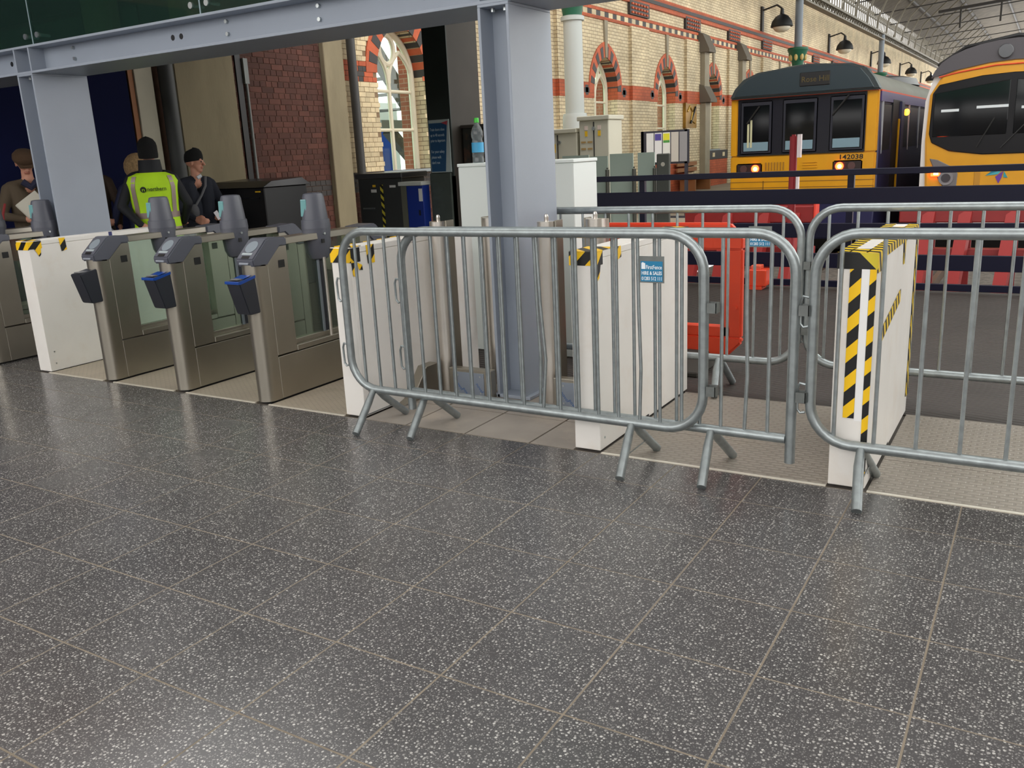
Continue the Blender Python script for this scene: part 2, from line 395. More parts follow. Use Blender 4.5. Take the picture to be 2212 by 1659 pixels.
# ------------------------------------------------------------------ floors
fl = MB().box(-16, 14, -12, 0.31, -0.2, -0.001).build('floor', M_GROUT)
tag(fl, 'dark speckled terrazzo tile floor of the station concourse', kind='structure')
T = 0.4
tm = {}
def tile_mesh(key, w, d):
    if key in tm: return tm[key]
    o = MB().box(-w / 2, w / 2, -d / 2, d / 2, -0.02, 0).build('floor_tile', M_TILE, None, bevel=0.0008)
    me = o.data; bpy.data.objects.remove(o)
    for v in me.vertices: v.co.z -= 0.02
    tm[key] = me
    return me
random.seed(3)
for i in range(-23, 4):
    for j in range(-8, 1):
        if j == 0: w, d, yc = T - 0.006, 0.30, 0.153
        else: w, d, yc = T - 0.006, T - 0.006, (j + 0.5) * T
        o = bpy.data.objects.new('floor_tile', tile_mesh('p' if j == 0 else 'f', w, d)); COL.objects.link(o); o.parent = fl
        z = random.uniform(-0.0002, 0.0003)
        o.location = Vector(((i + 0.5) * T, yc, z)) - WL['floor']
# apron beyond the tile field, towards the walls of the concourse
MB().box(-15.9, -9.22, -11.9, 0.3, -0.004, 0.0).build('floor_apron', M_TILE, fl)
MB().box(1.62, 13.9, -11.9, 0.3, -0.004, 0.0).build('floor_apron', M_TILE, fl)
MB().box(-9.2, 1.6, -11.9, -3.22, -0.004, 0.0).build('floor_apron', M_TILE, fl)

# dusty stone slabs and tread plates inside the gate line
f2 = MB().box(-16, 14, 0.31, 5.72, -0.2, -0.012).build('floor', mat('screed', (96, 90, 84), 0.9, var=0.2, vs=2))
tag(f2, 'worn floor inside the gate line with plates and slabs', kind='structure')
M_SLAB = mat('dusty_stone_slab', (150, 142, 133), 0.6, var=0.16, vs=3, dirt=(176, 162, 146), dirts=2.5, dirta=0.7)
for x0, x1 in ((-3.10, -2.805), (-2.795, -2.405), (-2.395, -2.005), (-1.995, -1.745)):
    for y0, y1 in ((0.318, 0.715), (0.725, 1.11), (1.12, 1.5)):
        MB().box(x0, x1, y0, y1, -0.02, -0.001).build('stone_slab', M_SLAB, f2, bevel=0.001)
for x0, x1 in ((-9.2, -8.805), (-8.795, -8.405), (-8.395, -8.005), (-7.995, -7.605), (-7.595, -7.205), (-7.195, -6.805), (-6.795, -6.37)):
    for y0, y1 in ((0.318, 0.715), (0.725, 1.11), (1.12, 1.5)):
        MB().box(x0, x1, y0, y1, -0.02, -0.001).build('stone_slab', M_TILE, f2, bevel=0.001)
M_TREAD = tread('perforated_tread_plate', (188, 176, 158), 0.5, 0.35, 0.05, 0.018)
M_TREAD2 = tread('durbar_plate', (150, 142, 132), 0.55, 0.35, 0.06, 0.03)
M_EDGE = mat('aluminium_edging', (226, 220, 206), 0.4, 0.4)
for x0, x1 in ((-6.2, -5.553), (-5.417, -4.778), (-4.642, -4.003), (-3.867, -3.262)):
    for y0, y1 in ((0.325, 0.755), (0.76, 1.19), (1.195, 1.62)):
        MB().box(x0, x1, y0, y1, -0.02, 0.002).build('tread_plate', M_TREAD, f2, bevel=0.001)
    MB().box(x0 - 0.01, x1 + 0.01, 0.308, 0.324, -0.02, 0.004).build('edge_strip', M_EDGE, f2, bevel=0.001)
for x0, x1 in ((-1.59, -0.525), (-0.36, 1.3), (1.305, 3.2)):
    for y0, y1 in ((0.325, 0.745), (0.75, 1.51)):
        MB().box(x0, x1, y0, y1, -0.02, 0.002).build('tread_plate', M_TREAD2, f2, bevel=0.001)
    MB().box(x0, x1, 0.308, 0.324, -0.02, 0.004).build('edge_strip', M_EDGE, f2, bevel=0.001)
    for k in range(int((x1 - x0) / 0.13)):
        pass
rb = MB().box(-9.9, 13, 1.515, 5.70, -0.15, -0.002).build('floor', ridged('ribbed_brown_matting', (54, 47, 43), (0.25, 1, 0), 0.045, 1.0, 0.6))
tag(rb, 'brown ribbed matting floor between tread plates and navy fence', kind='structure')
pf = MB().box(-10, -5.5, 5.72, 90, -0.9, 0.0).box(-5.5, -4.15, 5.72, 8.6, -0.9, 0.0).box(-4.15, -3.45, 6.38, 6.6, -0.9, 0.0).build('floor', M_ASPH)
tag(pf, 'pale concrete platform running along the brick wall', kind='structure')
tb = MB().box(-5.5, 14, 8.6, 90, -1.4, -0.95).box(-4.15, 14, 5.72, 8.6, -1.4, -0.95).build('floor', M_BALL)
tag(tb, 'stone ballast bed under the two trains', kind='structure')
for k, xc in enumerate((-4.05, -0.53)):
    for s in (-0.72, 0.72):
        MB().box(xc + s - 0.035, xc + s + 0.035, 11.2, 88, -0.95, -0.8).build('rail', mat('rail_steel', (96, 78, 66), 0.5, 0.6), tb)

# ------------------------------------------------------------------ brick wall of the train shed
XW = -10.0
YC0, DY, NB = 9.93, 4.33, 9
SILL, SPR, HA, RISE, HO, RISEO = 1.24, 2.9, 0.73, 0.83, 1.02, 1.22
ZT = 6.6
def arch(a, rise, n=10):
    c = (rise * rise - a * a) / (2 * a); R = a + c
    th = math.atan2(rise, c); pts = []
    for i in range(n + 1):
        t = th * i / n
        pts.append((c - R * math.cos(t), R * math.sin(t)))        # left spring to apex
    return pts + [(-y, z) for y, z in reversed(pts[:-1])]
A_IN = arch(HA, RISE); A_OUT = arch(HO, RISEO)
wb = MB()
def wq(y0, y1, z0, z1):
    if y1 - y0 > 1e-4 and z1 - z0 > 1e-4: wb.add([(XW, y0, z0), (XW, y1, z0), (XW, y1, z1), (XW, y0, z1)], [(0, 1, 2, 3)])
y_prev = 8.2
for k in range(NB):
    yc = YC0 + DY * k
    y1 = yc + DY / 2 if k < NB - 1 else 90
    wb.cur = 0 if k > 0 else 1
    wq(y_prev, yc - HA, 0, SPR); wq(yc + HA, y1, 0, SPR); wq(yc - HA, yc + HA, 0, SILL)
    wq(y_prev, yc - HA, SPR, ZT); wq(yc + HA, y1, SPR, ZT)
    P = [(yc + a, SPR + b) for a, b in A_IN]
    for p, q in zip(P[:-1], P[1:]):
        wb.add([(XW, p[0], p[1]), (XW, q[0], q[1]), (XW, q[0], ZT), (XW, p[0], ZT)], [(0, 1, 2, 3)])
    wb.cur = 0
    loop = [(yc - HA, SILL)] + P + [(yc + HA, SILL), (yc - HA, SILL)]
    for p, q in zip(loop[:-1], loop[1:]):
        wb.add([(XW, p[0], p[1]), (XW, q[0], q[1]), (XW - 0.42, q[0], q[1]), (XW - 0.42, p[0], p[1])], [(0, 1, 2, 3)])
    y_prev = y1
wall = wb.build('wall_left', [M_BRKW, M_MORT], origin=(XW, 8.2, 0))
tag(wall, 'cream Victorian brick wall with red bands and arched windows', kind='structure')
w0 = MB().box(XW - 0.4, XW, -3, 8.2, 0, 6.6).build('wall_left', M_MORTR)
tag(w0, 'dark red brick wall behind the ticket gates', kind='structure')
MB().add([(XW - 0.02, 8.2, 6.6), (XW - 0.02, 125, 6.6), (XW - 0.02, 125, 7.3), (XW - 0.02, 8.2, 7.3)], [(0, 1, 2, 3)]).build('parapet', M_BRKW, wall)

# individually laid bricks on the near part of the wall
bricks = []          # (y0, y1, z0, z1, material key)
H = 0.083
def lay(y0, y1, z0, z1, colour):
    r = int(z0 / H)
    while r * H < z1 - 0.02:
        header = r % 2 == 1
        w = 0.12 if header else 0.24
        off = (0.03 if header else (0.0 if r % 4 == 0 else 0.12))
        y = y0 - off
        while y < y1 - 0.015:
            a, b = max(y, y0), min(y + w, y1)
            c = colour((a + b) / 2, (r + 0.5) * H)
            if c and b - a > 0.03: bricks.append((a + 0.004, b - 0.004, r * H + 0.004, (r + 1) * H - 0.004, c))
            y += w
        r += 1
def red_col(y, z):
    return 'k' if 0.88 < z < 1.14 else 'r'
def cream_col(y, z):
    d = y - YC0
    while d > DY / 2: d -= DY
    if abs(d) < HA and SILL - 0.02 < z < SPR: return None
    if z >= SPR - 0.01:
        # inside the outer ring of the arch
        c = (RISEO ** 2 - HO ** 2) / (2 * HO)
        if math.hypot(abs(d) + c, z - SPR) < HO + c - 0.01: return None
    if 2.70 < z < 3.08:
        if abs(abs(d) - 1.14) / 0.17 + abs(z - 2.89) / 0.2 < 1.0: return 'k'
        return 't'
    if 0.9 < z < 1.24: return 'k'
    if z < 0.9: return 'r'
    return 'c'
lay(5.88, 7.80, 0.0, 3.75, red_col)
lay(8.26, 12.45, 0.0, 4.4, cream_col)
BM = {'r': B_RED, 'k': B_BLK, 'c': B_CRM, 't': B_TER}
random.seed(11)
cp = Vector((0.18, -3.37, 1.45))
def seen(b):
    y, z = (b[0] + b[1]) / 2, (b[2] + b[3]) / 2
    return (z > 0.5 and z < 3.35 and (6.3 < y < 7.8)) or (8.5 < y < 9.2 and 1.0 < z < 3.3) or (y > 8.26 and y < 8.5 and z > 2.2 and z < 3.3)
order = sorted(bricks, key=lambda b: (0 if seen(b) else 1, math.hypot((b[0] + b[1]) / 2 + 3.37, 10.2) / ((b[1] - b[0]) ** 0.5)))
bmesh_cache = {}
for b in order[:300]:
    w = round(b[1] - b[0], 3); key = (w, b[4])
    if key not in bmesh_cache:
        o = MB().box(-0.006, 0.012, -w / 2, w / 2, 0, H - 0.008).build('brick', BM[b[4]], None, bevel=0.002, origin=(0, 0, 0))
        bmesh_cache[key] = o.data; bpy.data.objects.remove(o)
    par = w0 if b[1] < 8.2 else wall
    o = bpy.data.objects.new('brick', bmesh_cache[key]); COL.objects.link(o); o.parent = par
    o.location = Vector((XW + random.uniform(-0.002, 0.003), (b[0] + b[1]) / 2, b[2])) - WL[par.name]
for par, sel in ((w0, lambda b: b[1] < 8.2), (wall, lambda b: b[1] >= 8.2)):
    mb = MB(); keys = 'rkct'
    for b in order[300:]:
        if sel(b):
            mb.cur = keys.index(b[4]); d = random.uniform(-0.002, 0.003)
            mb.box(XW - 0.006 + d, XW + 0.012 + d, b[0], b[1], b[2], b[3])
    if mb.v:
        o = mb.build('brickwork', [BM[c] for c in keys], par, bevel=0); o['kind'] = 'stuff'
# arch rings of radiating bricks
for k in (0, 2, 3, 4, 5):
    yc = YC0 + DY * k
    n = 9
    I = arch(HA - 0.005, RISE, n); O = arch(HO, RISEO, n)
    for i in range(2 * n):
        dark = i % 2 == 1
        q = [(yc + I[i][0], SPR + I[i][1]), (yc + I[i + 1][0], SPR + I[i + 1][1]), (yc + O[i + 1][0], SPR + O[i + 1][1]), (yc + O[i][0], SPR + O[i][1])]
        c = (sum(p[0] for p in q) / 4, sum(p[1] for p in q) / 4)
        q = [(c[0] + (p[0] - c[0]) * 0.985, c[1] + (p[1] - c[1]) * 0.985) for p in q]
        if dark:
            MB().prism([q[0], q[1], (q[1][0] * .25 + q[2][0] * .75, q[1][1] * .25 + q[2][1] * .75), (q[0][0] * .25 + q[3][0] * .75, q[0][1] * .25 + q[3][1] * .75)], 'x', XW - 0.3, XW + 0.028).build('arch_brick', B_BLK, wall)
            MB().prism([(q[1][0] * .25 + q[2][0] * .75, q[1][1] * .25 + q[2][1] * .75), q[2], q[3], (q[0][0] * .25 + q[3][0] * .75, q[0][1] * .25 + q[3][1] * .75)], 'x', XW - 0.01, XW + 0.022).build('arch_brick', B_TER, wall)
        else:
            MB().prism(q, 'x', XW - 0.3, XW + 0.022).build('arch_brick', B_TER, wall)
# bands, string courses and ornaments further along
for k in range(1, NB):
    yc = YC0 + DY * k; a, b = yc + HA, yc + DY - HA
    MB().box(XW - 0.01, XW + 0.016, a, b, 2.70, 3.08).build('red_band', M_BAND, wall)
    MB().box(XW - 0.27, XW + 0.012, yc + HA - 0.012, yc + HA, 2.70, 3.0).build('jamb_band', M_BAND, wall)
    mo = XW + 0.02
    for dy in (0.42, DY - 2 * HA - 0.42):
        MB().box(XW, mo, a + dy - 0.08, a + dy + 0.08, 2.77, 3.01).box(XW, mo, a + dy - 0.15, a + dy + 0.15, 2.83, 2.95).build('cross_ornament', B_BLK, wall)
    MB().box(XW, mo, a + 0.95, b - 0.95, 2.79, 2.99).build('panel_ornament', B_BLK, wall)
    MB().box(XW, XW + 0.02, yc - HA - 0.01, yc + HA, 0.92, 1.2).build('black_band', B_BLK, wall)
    # pilaster with corbel panel midway between the windows
    pm = yc + DY / 2
    MB().box(XW, XW + 0.09, pm - 0.62, pm + 0.62, 0, 4.62).build('pilaster', M_BRKW, wall)
    MB().box(XW, XW + 0.105, pm - 0.63, pm + 0.63, 2.70, 3.08).build('pilaster_band', M_BAND, wall)
    mb = MB(); mb.box(XW, XW + 0.08, pm - 0.68, pm + 0.68, 4.92, 5.28)
    mb.cur = 1
    for r in range(3):
        for c in range(6):
            mb.box(XW, XW + 0.12, pm - 0.6 + c * 0.2, pm - 0.5 + c * 0.2, 4.95 + r * 0.11, 5.0 + r * 0.11)
    mb.build('corbel_panel', [B_BLK, B_TER], wall)
    # tapering stone rib above the window head
    MB().prism([(yc - 0.10, 4.62), (yc - 0.05, 3.72), (yc + 0.05, 3.72), (yc + 0.10, 4.62)], 'x', XW, XW + 0.05).build('stone_rib', M_STONE, wall)
ye = YC0 + DY * 0.6
MB().box(XW, XW + 0.05, ye, 90, 4.62, 4.69).build('string_course', M_BAND, wall)
MB().box(XW, XW + 0.05, ye, 90, 4.82, 4.90).build('string_course', M_BAND, wall)
mb = MB(); y = ye
i = 0
while y < 70:
    mb.cur = i % 2; mb.box(XW, XW + 0.035, y, y + 0.25, 4.69, 4.82); y += 0.25; i += 1
o = mb.build('dentil_course', [B_BLK, B_CRM], wall); o['kind'] = 'stuff'
MB().box(XW, XW + 0.07, ye, 90, 5.22, 5.34).build('upper_band', M_BAND, wall)
MB().box(XW, XW + 0.09, ye, 90, 5.34, 5.44).build('upper_band', B_BLK, wall)
MB().box(XW, XW + 0.07, ye, 90, 5.44, 5.54).build('upper_band', M_BAND, wall)
MB().box(XW, XW + 0.05, 14.0, 90, 0.0, 0.9).build('wall_plinth', M_BAND, wall)
MB().box(XW, XW + 0.07, 14.0, 90, 0.9, 1.2).build('plinth_band', B_BLK, wall)
mb = MB()
for i in range(40): mb.box(XW, XW + 0.08, 15 + i * 1.1, 15.24 + i * 1.1, 0.98, 1.12)
mb.build('plinth_chequer', B_CRM, wall)

# windows with painted tracery
for k in range(0, 8):
    yc = YC0 + DY * k; X = XW - 0.33
    w = thing('window_%d' % (k + 1), ('nearest', 'second', 'third', 'fourth', 'fifth', 'sixth', 'seventh', 'eighth')[k] + ' arched window along the brick wall with cream tracery', None, (X, yc, SILL), kind='structure')
    P = [(X, yc - HA + 0.04, SILL)] + [(X, yc + a * 0.945, SPR + b * 0.955) for a, b in A_IN] + [(X, yc + HA - 0.04, SILL)]
    MB().tube(P, 0.062, n=8).build('window_frame', M_CREAMP, w, smooth=True)
    MB().tube([(X, yc, SILL), (X, yc, 3.02)], 0.04, n=8).build('mullion', M_CREAMP, w, smooth=True)
    for z in (1.96, 2.64):
        MB().tube([(X, yc - HA, z), (X, yc + HA, z)], 0.03, n=8).build('transom', M_CREAMP, w, smooth=True)
    for s in (-1, 1):
        L = arch(0.345, 0.55, 8)
        MB().tube([(X, yc + s * 0.355 + a, 2.78 + b) for a, b in L], 0.04, n=8).build('lancet_head', M_CREAMP, w, smooth=True)
    ring = [(X, yc + 0.21 * math.sin(t), 3.36 + 0.25 * math.cos(t)) for t in [2 * math.pi * i / 20 for i in range(20)]]
    MB().tube(ring, 0.045, n=8, closed=True).build('roundel', M_CREAMP, w, smooth=True)
    MB().box(X - 0.1, XW + 0.05, yc - HA - 0.04, yc + HA + 0.04, SILL - 0.06, SILL).build('window_sill', mat('grey_sill', (150, 156, 158), 0.6), w, bevel=0.01)
    for zz0, zz1 in ((SILL + .01, 1.95), (1.97, 2.63), (2.65, 3.5)):
        for s in (-1, 1):
            y0, y1 = (yc - HA + 0.05, yc - 0.01) if s < 0 else (yc + 0.01, yc + HA - 0.05)
            MB().box(X - 0.006, X - 0.002, y0, y1, zz0, zz1).build('pane', M_GLASS, w)
# ------------------------------------------------------------------ left end of the wall
t = thing('site_hoarding', 'tall dark navy blue hoarding panel behind the ticket gates', 'hoarding', (-9.9, 0.5, 0))
for i in range(7):
    y0 = -3.0 + i * 1.0
    MB().box(-9.97, -9.9, y0 + 0.003, y0 + 0.997 + (0.13 if i == 6 else 0), 0, 3.5).build('panel', M_BLUEW, t, bevel=0.003)
t = thing('door_frame', 'pale timber door surround with orange edge beside the blue hoarding', 'door frame', (-9.95, 4.35, 0))
MB().box(-10.0, -9.90, 4.15, 4.22, 0, 3.4).build('edge_strip', mat('orange_timber', (150, 92, 40), 0.6), t)
MB().box(-10.0, -9.88, 4.23, 4.50, 0, 3.4).build('jamb', mat('pale_jamb', (190, 184, 164), 0.7, var=0.05, vs=4), t, bevel=0.005)
t = tag(MB().tube([(-9.84, 4.68, 0.02), (-9.84, 4.68, 3.5)], 0.10, n=16).build('drain_pipe', mat('grey_pipe', (74, 76, 76), 0.55), None, smooth=True), 'fat grey drain pipe beside the pale rendered pilaster', 'pipe')
t = MB().box(-10.0, -9.86, 4.84, 5.86, 0, 5.0).build('trim_1', M_CONC, bevel=0.01); tag(t, 'wide weathered rendered pilaster behind the man in the beanie', kind='structure')
t = MB().box(-10.0, -9.90, 7.80, 8.26, 0, 5.0).build('trim_2', M_CONC, bevel=0.01); tag(t, 'narrow weathered rendered pilaster between red and cream brick', kind='structure')
t = thing('cable_conduit', 'thin grey cable conduit with bracket on the red brick', 'conduit', (-9.95, 6.16, 0))
MB().tube([(-9.955, 6.16, 0.9), (-9.955, 6.16, 2.62)], 0.022, n=10).build('pipe', mat('conduit_grey', (128, 132, 130), 0.5), t, smooth=True)
MB().box(-9.98, -9.93, 6.12, 6.20, 2.6, 2.95).build('bracket', mat('conduit_grey', (128, 132, 130)), t)
MB().box(-9.995, -9.965, 6.0, 6.10, 0.1, 3.6).build('backing', M_BLACK, t)  # black strip painting the shadow gap beside the conduit
tag(MB().tube([(-9.86, 8.42, 0.02), (-9.86, 8.42, 5.5)], 0.075, n=16).build('rain_pipe', M_PIPE, None, smooth=True), 'dark iron rainwater pipe beside the nearest arched window', 'pipe')

# ------------------------------------------------------------------ shed columns, girder, roof
M_CAPG = mat('capital_green', (28, 92, 66), 0.5); M_CAPY = mat('capital_gold', (206, 178, 110), 0.5)
M_COLW = mat('column_pale_grey', (186, 190, 186), 0.5); M_COLG = mat('column_blue_grey', (118, 126, 134), 0.5)
def iron_column(x, y, label):
    t = thing('iron_column', label, 'column', (x, y, 0), group='cast iron columns along the wall')
    MB().lathe([(0.27, 0), (0.27, 2.12), (0.25, 2.2)], (x, y, 0), 20).build('base_drum', M_COLW, t, smooth=True)
    MB().lathe([(0.205, 2.2), (0.2, 4.05), (0.25, 4.06), (0.25, 4.14), (0.2, 4.16)], (x, y, 0), 20).build('shaft', M_COLW, t, smooth=True)
    c = MB().lathe([(0.2, 4.16), (0.23, 4.35), (0.36, 4.72), (0.40, 4.8), (0.38, 4.88), (0.2, 4.9)], (x, y, 0), 16).build('capital', M_CAPG, t, smooth=True)
    for i in range(8):
        w = 2 * math.pi * i / 8
        MB().ball((x + 0.29 * math.cos(w), y + 0.29 * math.sin(w), 4.52), 0.07, 0.07, 0.13, 8, 6).build('gilded_leaf', M_CAPY, c, smooth=True)
    MB().lathe([(0.15, 4.9), (0.15, 7.0)], (x, y, 0), 14).build('upper_shaft', M_COLG, t, smooth=True)
    return t
iron_column(-8.7, 14.2, 'pale iron column with green capital behind the beige cabinets')
iron_column(-8.7, 33.6, 'iron column with green and gold capital above the first train')
iron_column(-8.7, 53.0, 'far iron column seen between train roofs')
M_IRON = mat('roof_iron', (112, 106, 92), 0.6, var=0.1, vs=1)
M_IROND = mat('roof_iron_dark', (44, 40, 36), 0.6)
t = thing('eaves_girder', 'riveted eaves girder carrying the shed roof along the wall', 'girder', (-8.7, 55, 6.8))
MB().box(-8.85, -8.55, 9, 125, 6.92, 7.02).build('top_flange', M_IRON, t)
MB().box(-8.85, -8.55, 9, 125, 6.62, 6.68).build('bottom_flange', M_IRON, t)
mb = MB()
for i in range(150):
    y = 20 + i * 0.6
    mb._bar((-8.7, y, 6.66), (-8.7, y + 0.6, 6.93), 0.05, 0.03); mb._bar((-8.7, y + 0.6, 6.66), (-8.7, y, 6.93), 0.05, 0.03)
o = mb.build('lattice', M_IRON, t); o['kind'] = 'stuff'
RP = [(-10.05, 9.1), (-8.6, 9.9), (-6.5, 10.8), (-4, 11.7), (-1, 12.4), (3, 13.0)]
M_ROOF = ridged('roof_boarding', (78, 70, 57), (0, 1, 0), 0.9, 0.8, 0.85, var=0.3)
mb = MB()
for (x0, z0), (x1, z1) in zip(RP[:-1], RP[1:]):
    mb.add([(x0, 9.5, z0), (x1, 9.5, z1), (x1, 125, z1), (x0, 125, z0), (x0, 9.5, z0 + .12), (x1, 9.5, z1 + .12), (x1, 125, z1 + .12), (x0, 125, z0 + .12)],
           [(0, 1, 2, 3), (7, 6, 5, 4), (0, 4, 5, 1), (2, 6, 7, 3)])
rf = mb.build('ceiling', M_ROOF, None, origin=(-4, 60, 8.6)); tag(rf, 'boarded train shed roof rising away from the wall', kind='structure')
gz = MB()
for (x0, z0), (x1, z1) in zip([(3, 13.0), (8, 13.2)], [(8, 13.2), (13, 13.0)]):
    gz.add([(x0, 9.5, z0), (x1, 9.5, z1), (x1, 125, z1), (x0, 125, z0)], [(0, 1, 2, 3)])
gz.build('roof_glazing', M_GLASS, rf)
for i in range(34):
    y = 20 + i * 3.1
    MB().tube([(-8.7, y, 7.0), (-8.6, y, 7.7), (-8.2, y, 8.6), (-7.3, y, 9.5), (-6.2, y, 10.5)], 0.05, n=6).build('rib', M_IRON, rf, smooth=True)
    if i % 2 == 0:
        MB()._bar((-10.0, y, 8.5), (3.0, y, 8.5 + 1.0), 0.06, 0.06).build('tie_rod', M_IROND, rf)
for x, z in RP[1:]:
    MB().box(x - 0.06, x + 0.06, 9.5, 125, z - 0.16, z - 0.02).build('purlin', M_IROND, rf)
cl = thing('clerestory_screen', 'pierced iron clerestory with daylight above the eaves girder', 'clerestory', (-9.9, 60, 7.0))
mb = MB()
for i in range(170):
    y = 20 + i * 0.6
    mb._bar((-9.9, y, 7.3), (-9.9, y, 9.05), 0.06, 0.10)
    mb._bar((-9.9, y, 8.35), (-9.9, y + 0.6, 8.75), 0.06, 0.06)
mb.box(-9.95, -9.85, 20, 124, 8.3, 8.38).box(-9.95, -9.85, 20, 124, 7.3, 7.5)
o = mb.build('lattice', M_IRON, cl); o['kind'] = 'stuff'
# truss bottom chords seen over the second train
for i, y in enumerate((44.0, 58.0)):
    t = thing('roof_truss', ('near' if i == 0 else 'farther') + ' dark roof truss chord hanging over the second train', 'truss', (-1, y, 9.4))
    MB()._bar((-6.4, y, 8.35), (8, y, 9.4), 0.22, 0.16).build('chord', M_IROND, t)
    for x in (-5.2, -3.1, -1.0, 1.2):
        z = 8.35 + (x + 6.4) * 1.05 / 14.4
        MB()._bar((x, y, z), (x, y, z - 1.1), 0.1, 0.1).build('hanger', M_IROND, t)
# lamps on the wall
places = ('first of the row', 'second of the row', 'third of the row', 'fourth of the row', 'fifth of the row')
for i in range(5):
    y = 33.0 + i * 12.2
    t = thing('wall_lamp', 'black dome lamp on wall bracket, %s' % places[i], 'lamp', (-9.2, y, 5.6), group='dome lamps along the wall')
    MB().tube([(XW, y, 6.3), (-9.4, y, 6.45), (-9.2, y, 6.3)], 0.035, n=8).build('bracket', M_IROND, t, smooth=True)
    MB().box(XW, XW + 0.08, y - 0.12, y + 0.12, 5.55, 6.45).build('wall_plate', M_IROND, t)
    MB().lathe([(0.06, 6.3), (0.08, 6.1), (0.24, 6.02), (0.37, 5.85), (0.42, 5.66), (0.40, 5.64)], (-9.2, y, 0), 18).build('lamp_shade', M_BLACK, t, smooth=True)
    MB().ball((-9.2, y, 5.64), 0.33, 0.33, 0.2, 16, 8).build('globe', mat('opal_glass', (205, 196, 176), 0.3), t, smooth=True)
# buttresses
def buttress(y, lab):
    t = thing('stone_buttress', lab, 'buttress', (-9.8, y, 0), group='stepped buttresses on the wall')
    MB().box(XW, -9.72, y - 0.24, y + 0.24, 0, 2.75).build('lower_stage', M_STONE, t)
    MB().prism([(XW, 2.75), (-9.52, 2.75), (-9.52, 2.83), (-9.74, 3.25), (XW, 3.35)], 'y', y - 0.33, y + 0.33).build('lower_weathering', mat('dark_stone', (104, 96, 84), 0.8), t)
    MB().box(XW, -9.76, y - 0.22, y + 0.22, 3.25, 4.3).build('upper_stage', M_STONE, t)
    MB().prism([(XW, 4.3), (-9.58, 4.3), (-9.58, 4.38), (-9.8, 4.85), (XW, 4.95)], 'y', y - 0.33, y + 0.33).build('upper_weathering', mat('dark_stone', (104, 96, 84), 0.8), t)
buttress(25.95, 'stepped stone buttress right of the brass notice')
buttress(30.1, 'stepped stone buttress hidden partly by the first train')
t = thing('brass_notice', 'framed bronze relief plaque on the brick wall', 'plaque', (-9.98, 24.85, 1.9))
MB().box(XW, -9.9, 24.35, 25.35, 1.95, 2.72).build('board', mat('bronze', (150, 112, 40), 0.45, 0.5, var=0.3, vs=4), t)
MB().tube([(-9.89, 24.5, 2.45), (-9.89, 24.7, 2.62), (-9.89, 24.95, 2.45), (-9.89, 24.8, 2.2), (-9.89, 25.2, 2.1)], 0.025, n=6).build('relief', mat('bronze_light', (200, 164, 84), 0.4, 0.5), t)
MB()._bar((-9.88, 24.75, 2.1), (-9.88, 25.2, 2.6), 0.05, 0.05).build('pointer', M_BLACK, t)

# ------------------------------------------------------------------ outside the nearest window
t = thing('outdoor_staircase', 'steel staircase outside the nearest arched window', 'staircase', (-13, 12, 0))
M_OUT = mat('outdoor_steel', (96, 92, 92), 0.6)
MB()._bar((-13, 12.2, 4.5), (-13, 14.7, 1.9), 0.2, 0.34).build('stringer', M_OUT, t)
MB()._bar((-13, 13.15, 2.1), (-13, 15.0, 0.6), 0.2, 0.24).build('stringer', M_OUT, t)
for i in range(7):
    y = 12.3 + i * 0.3; MB().box(-13.9, -13.1, y, y + 0.28, 4.2 - i * 0.33, 4.25 - i * 0.33).build('tread', M_OUT, t)
MB().box(-13.05, -12.95, 15.0, 15.1, 0.0, 2.12).box(-14.15, -14.05, 15.25, 15.35, 0.0, 2.12).build('support_post', M_OUT, t)
MB().box(-14.2, -12.8, 12.7, 15.4, 2.12, 2.3).build('landing', mat('outdoor_grey', (134, 138, 142), 0.6), t)
tag(MB().box(-14.6, -14.5, 14.2, 15.2, 0, 2.15).build('blue_container', mat('bright_blue', (40, 96, 214), 0.6), None, bevel=0.02), 'bright blue panel outside seen low through the nearest window', 'panel')
tag(MB().box(-18.3, -18, 14.6, 20, 0, 3.2).build('white_shed', mat('white_render', (225, 226, 228), 0.8), None, bevel=0.05), 'white rendered building outside the nearest window', 'building')
tag(MB().box(-60, XW - 0.42, -5, 125, -0.3, 0.0).build('ground', mat('tarmac', (150, 150, 150), 0.9)), 'tarmac yard outside the brick wall', kind='structure')
for k in range(0, 5):
    yc = YC0 + DY * k
    MB().box(XW - 0.62, XW - 0.42, yc + HA - 0.04, yc + HA + 0.4, 0, 5).build('outer_pier', brickwall('outer_red_brick', (176, 92, 66), (160, 80, 58), (190, 150, 130)) if 'outer_red_brick' not in MATS else MATS['outer_red_brick'], wall)

# ------------------------------------------------------------------ deck above the gate hall and concourse shell
dk = MB().box(-9.85, -3.3, 1.75, 6.6, 3.62, 4.0).box(-9.85, -3.3, 1.60, 1.75, 2.50, 4.0).build('ceiling', M_DARKCEIL); tag(dk, 'dark soffit of the walkway above the gates', kind='structure')  # second box: fascia added behind the glass to cut light under the deck
cw = MB().box(-16.3, -16, -12, 1.5, 0, 9).build('wall_far', mat('concourse_wall', (120, 112, 102), 0.8)); tag(cw, 'plain concourse wall to the side', kind='structure')
cw = MB().box(-16.3, 14.3, -12.3, -12, 0, 2.2).box(-16.3, 14.3, -12.3, -12, 8.4, 9).build('wall_back', mat('concourse_wall', (120, 112, 102))); tag(cw, 'plain concourse wall behind the viewer', kind='structure')
cw = MB().box(14, 14.3, -12, 9.5, 0, 9).build('wall_right', mat('concourse_wall', (120, 112, 102))); tag(cw, 'plain concourse wall on the open side', kind='structure')
cc = thing('ceiling', 'white concourse ceiling with long rooflights', None, (0, -5, 9), kind='structure')
x = -16.0
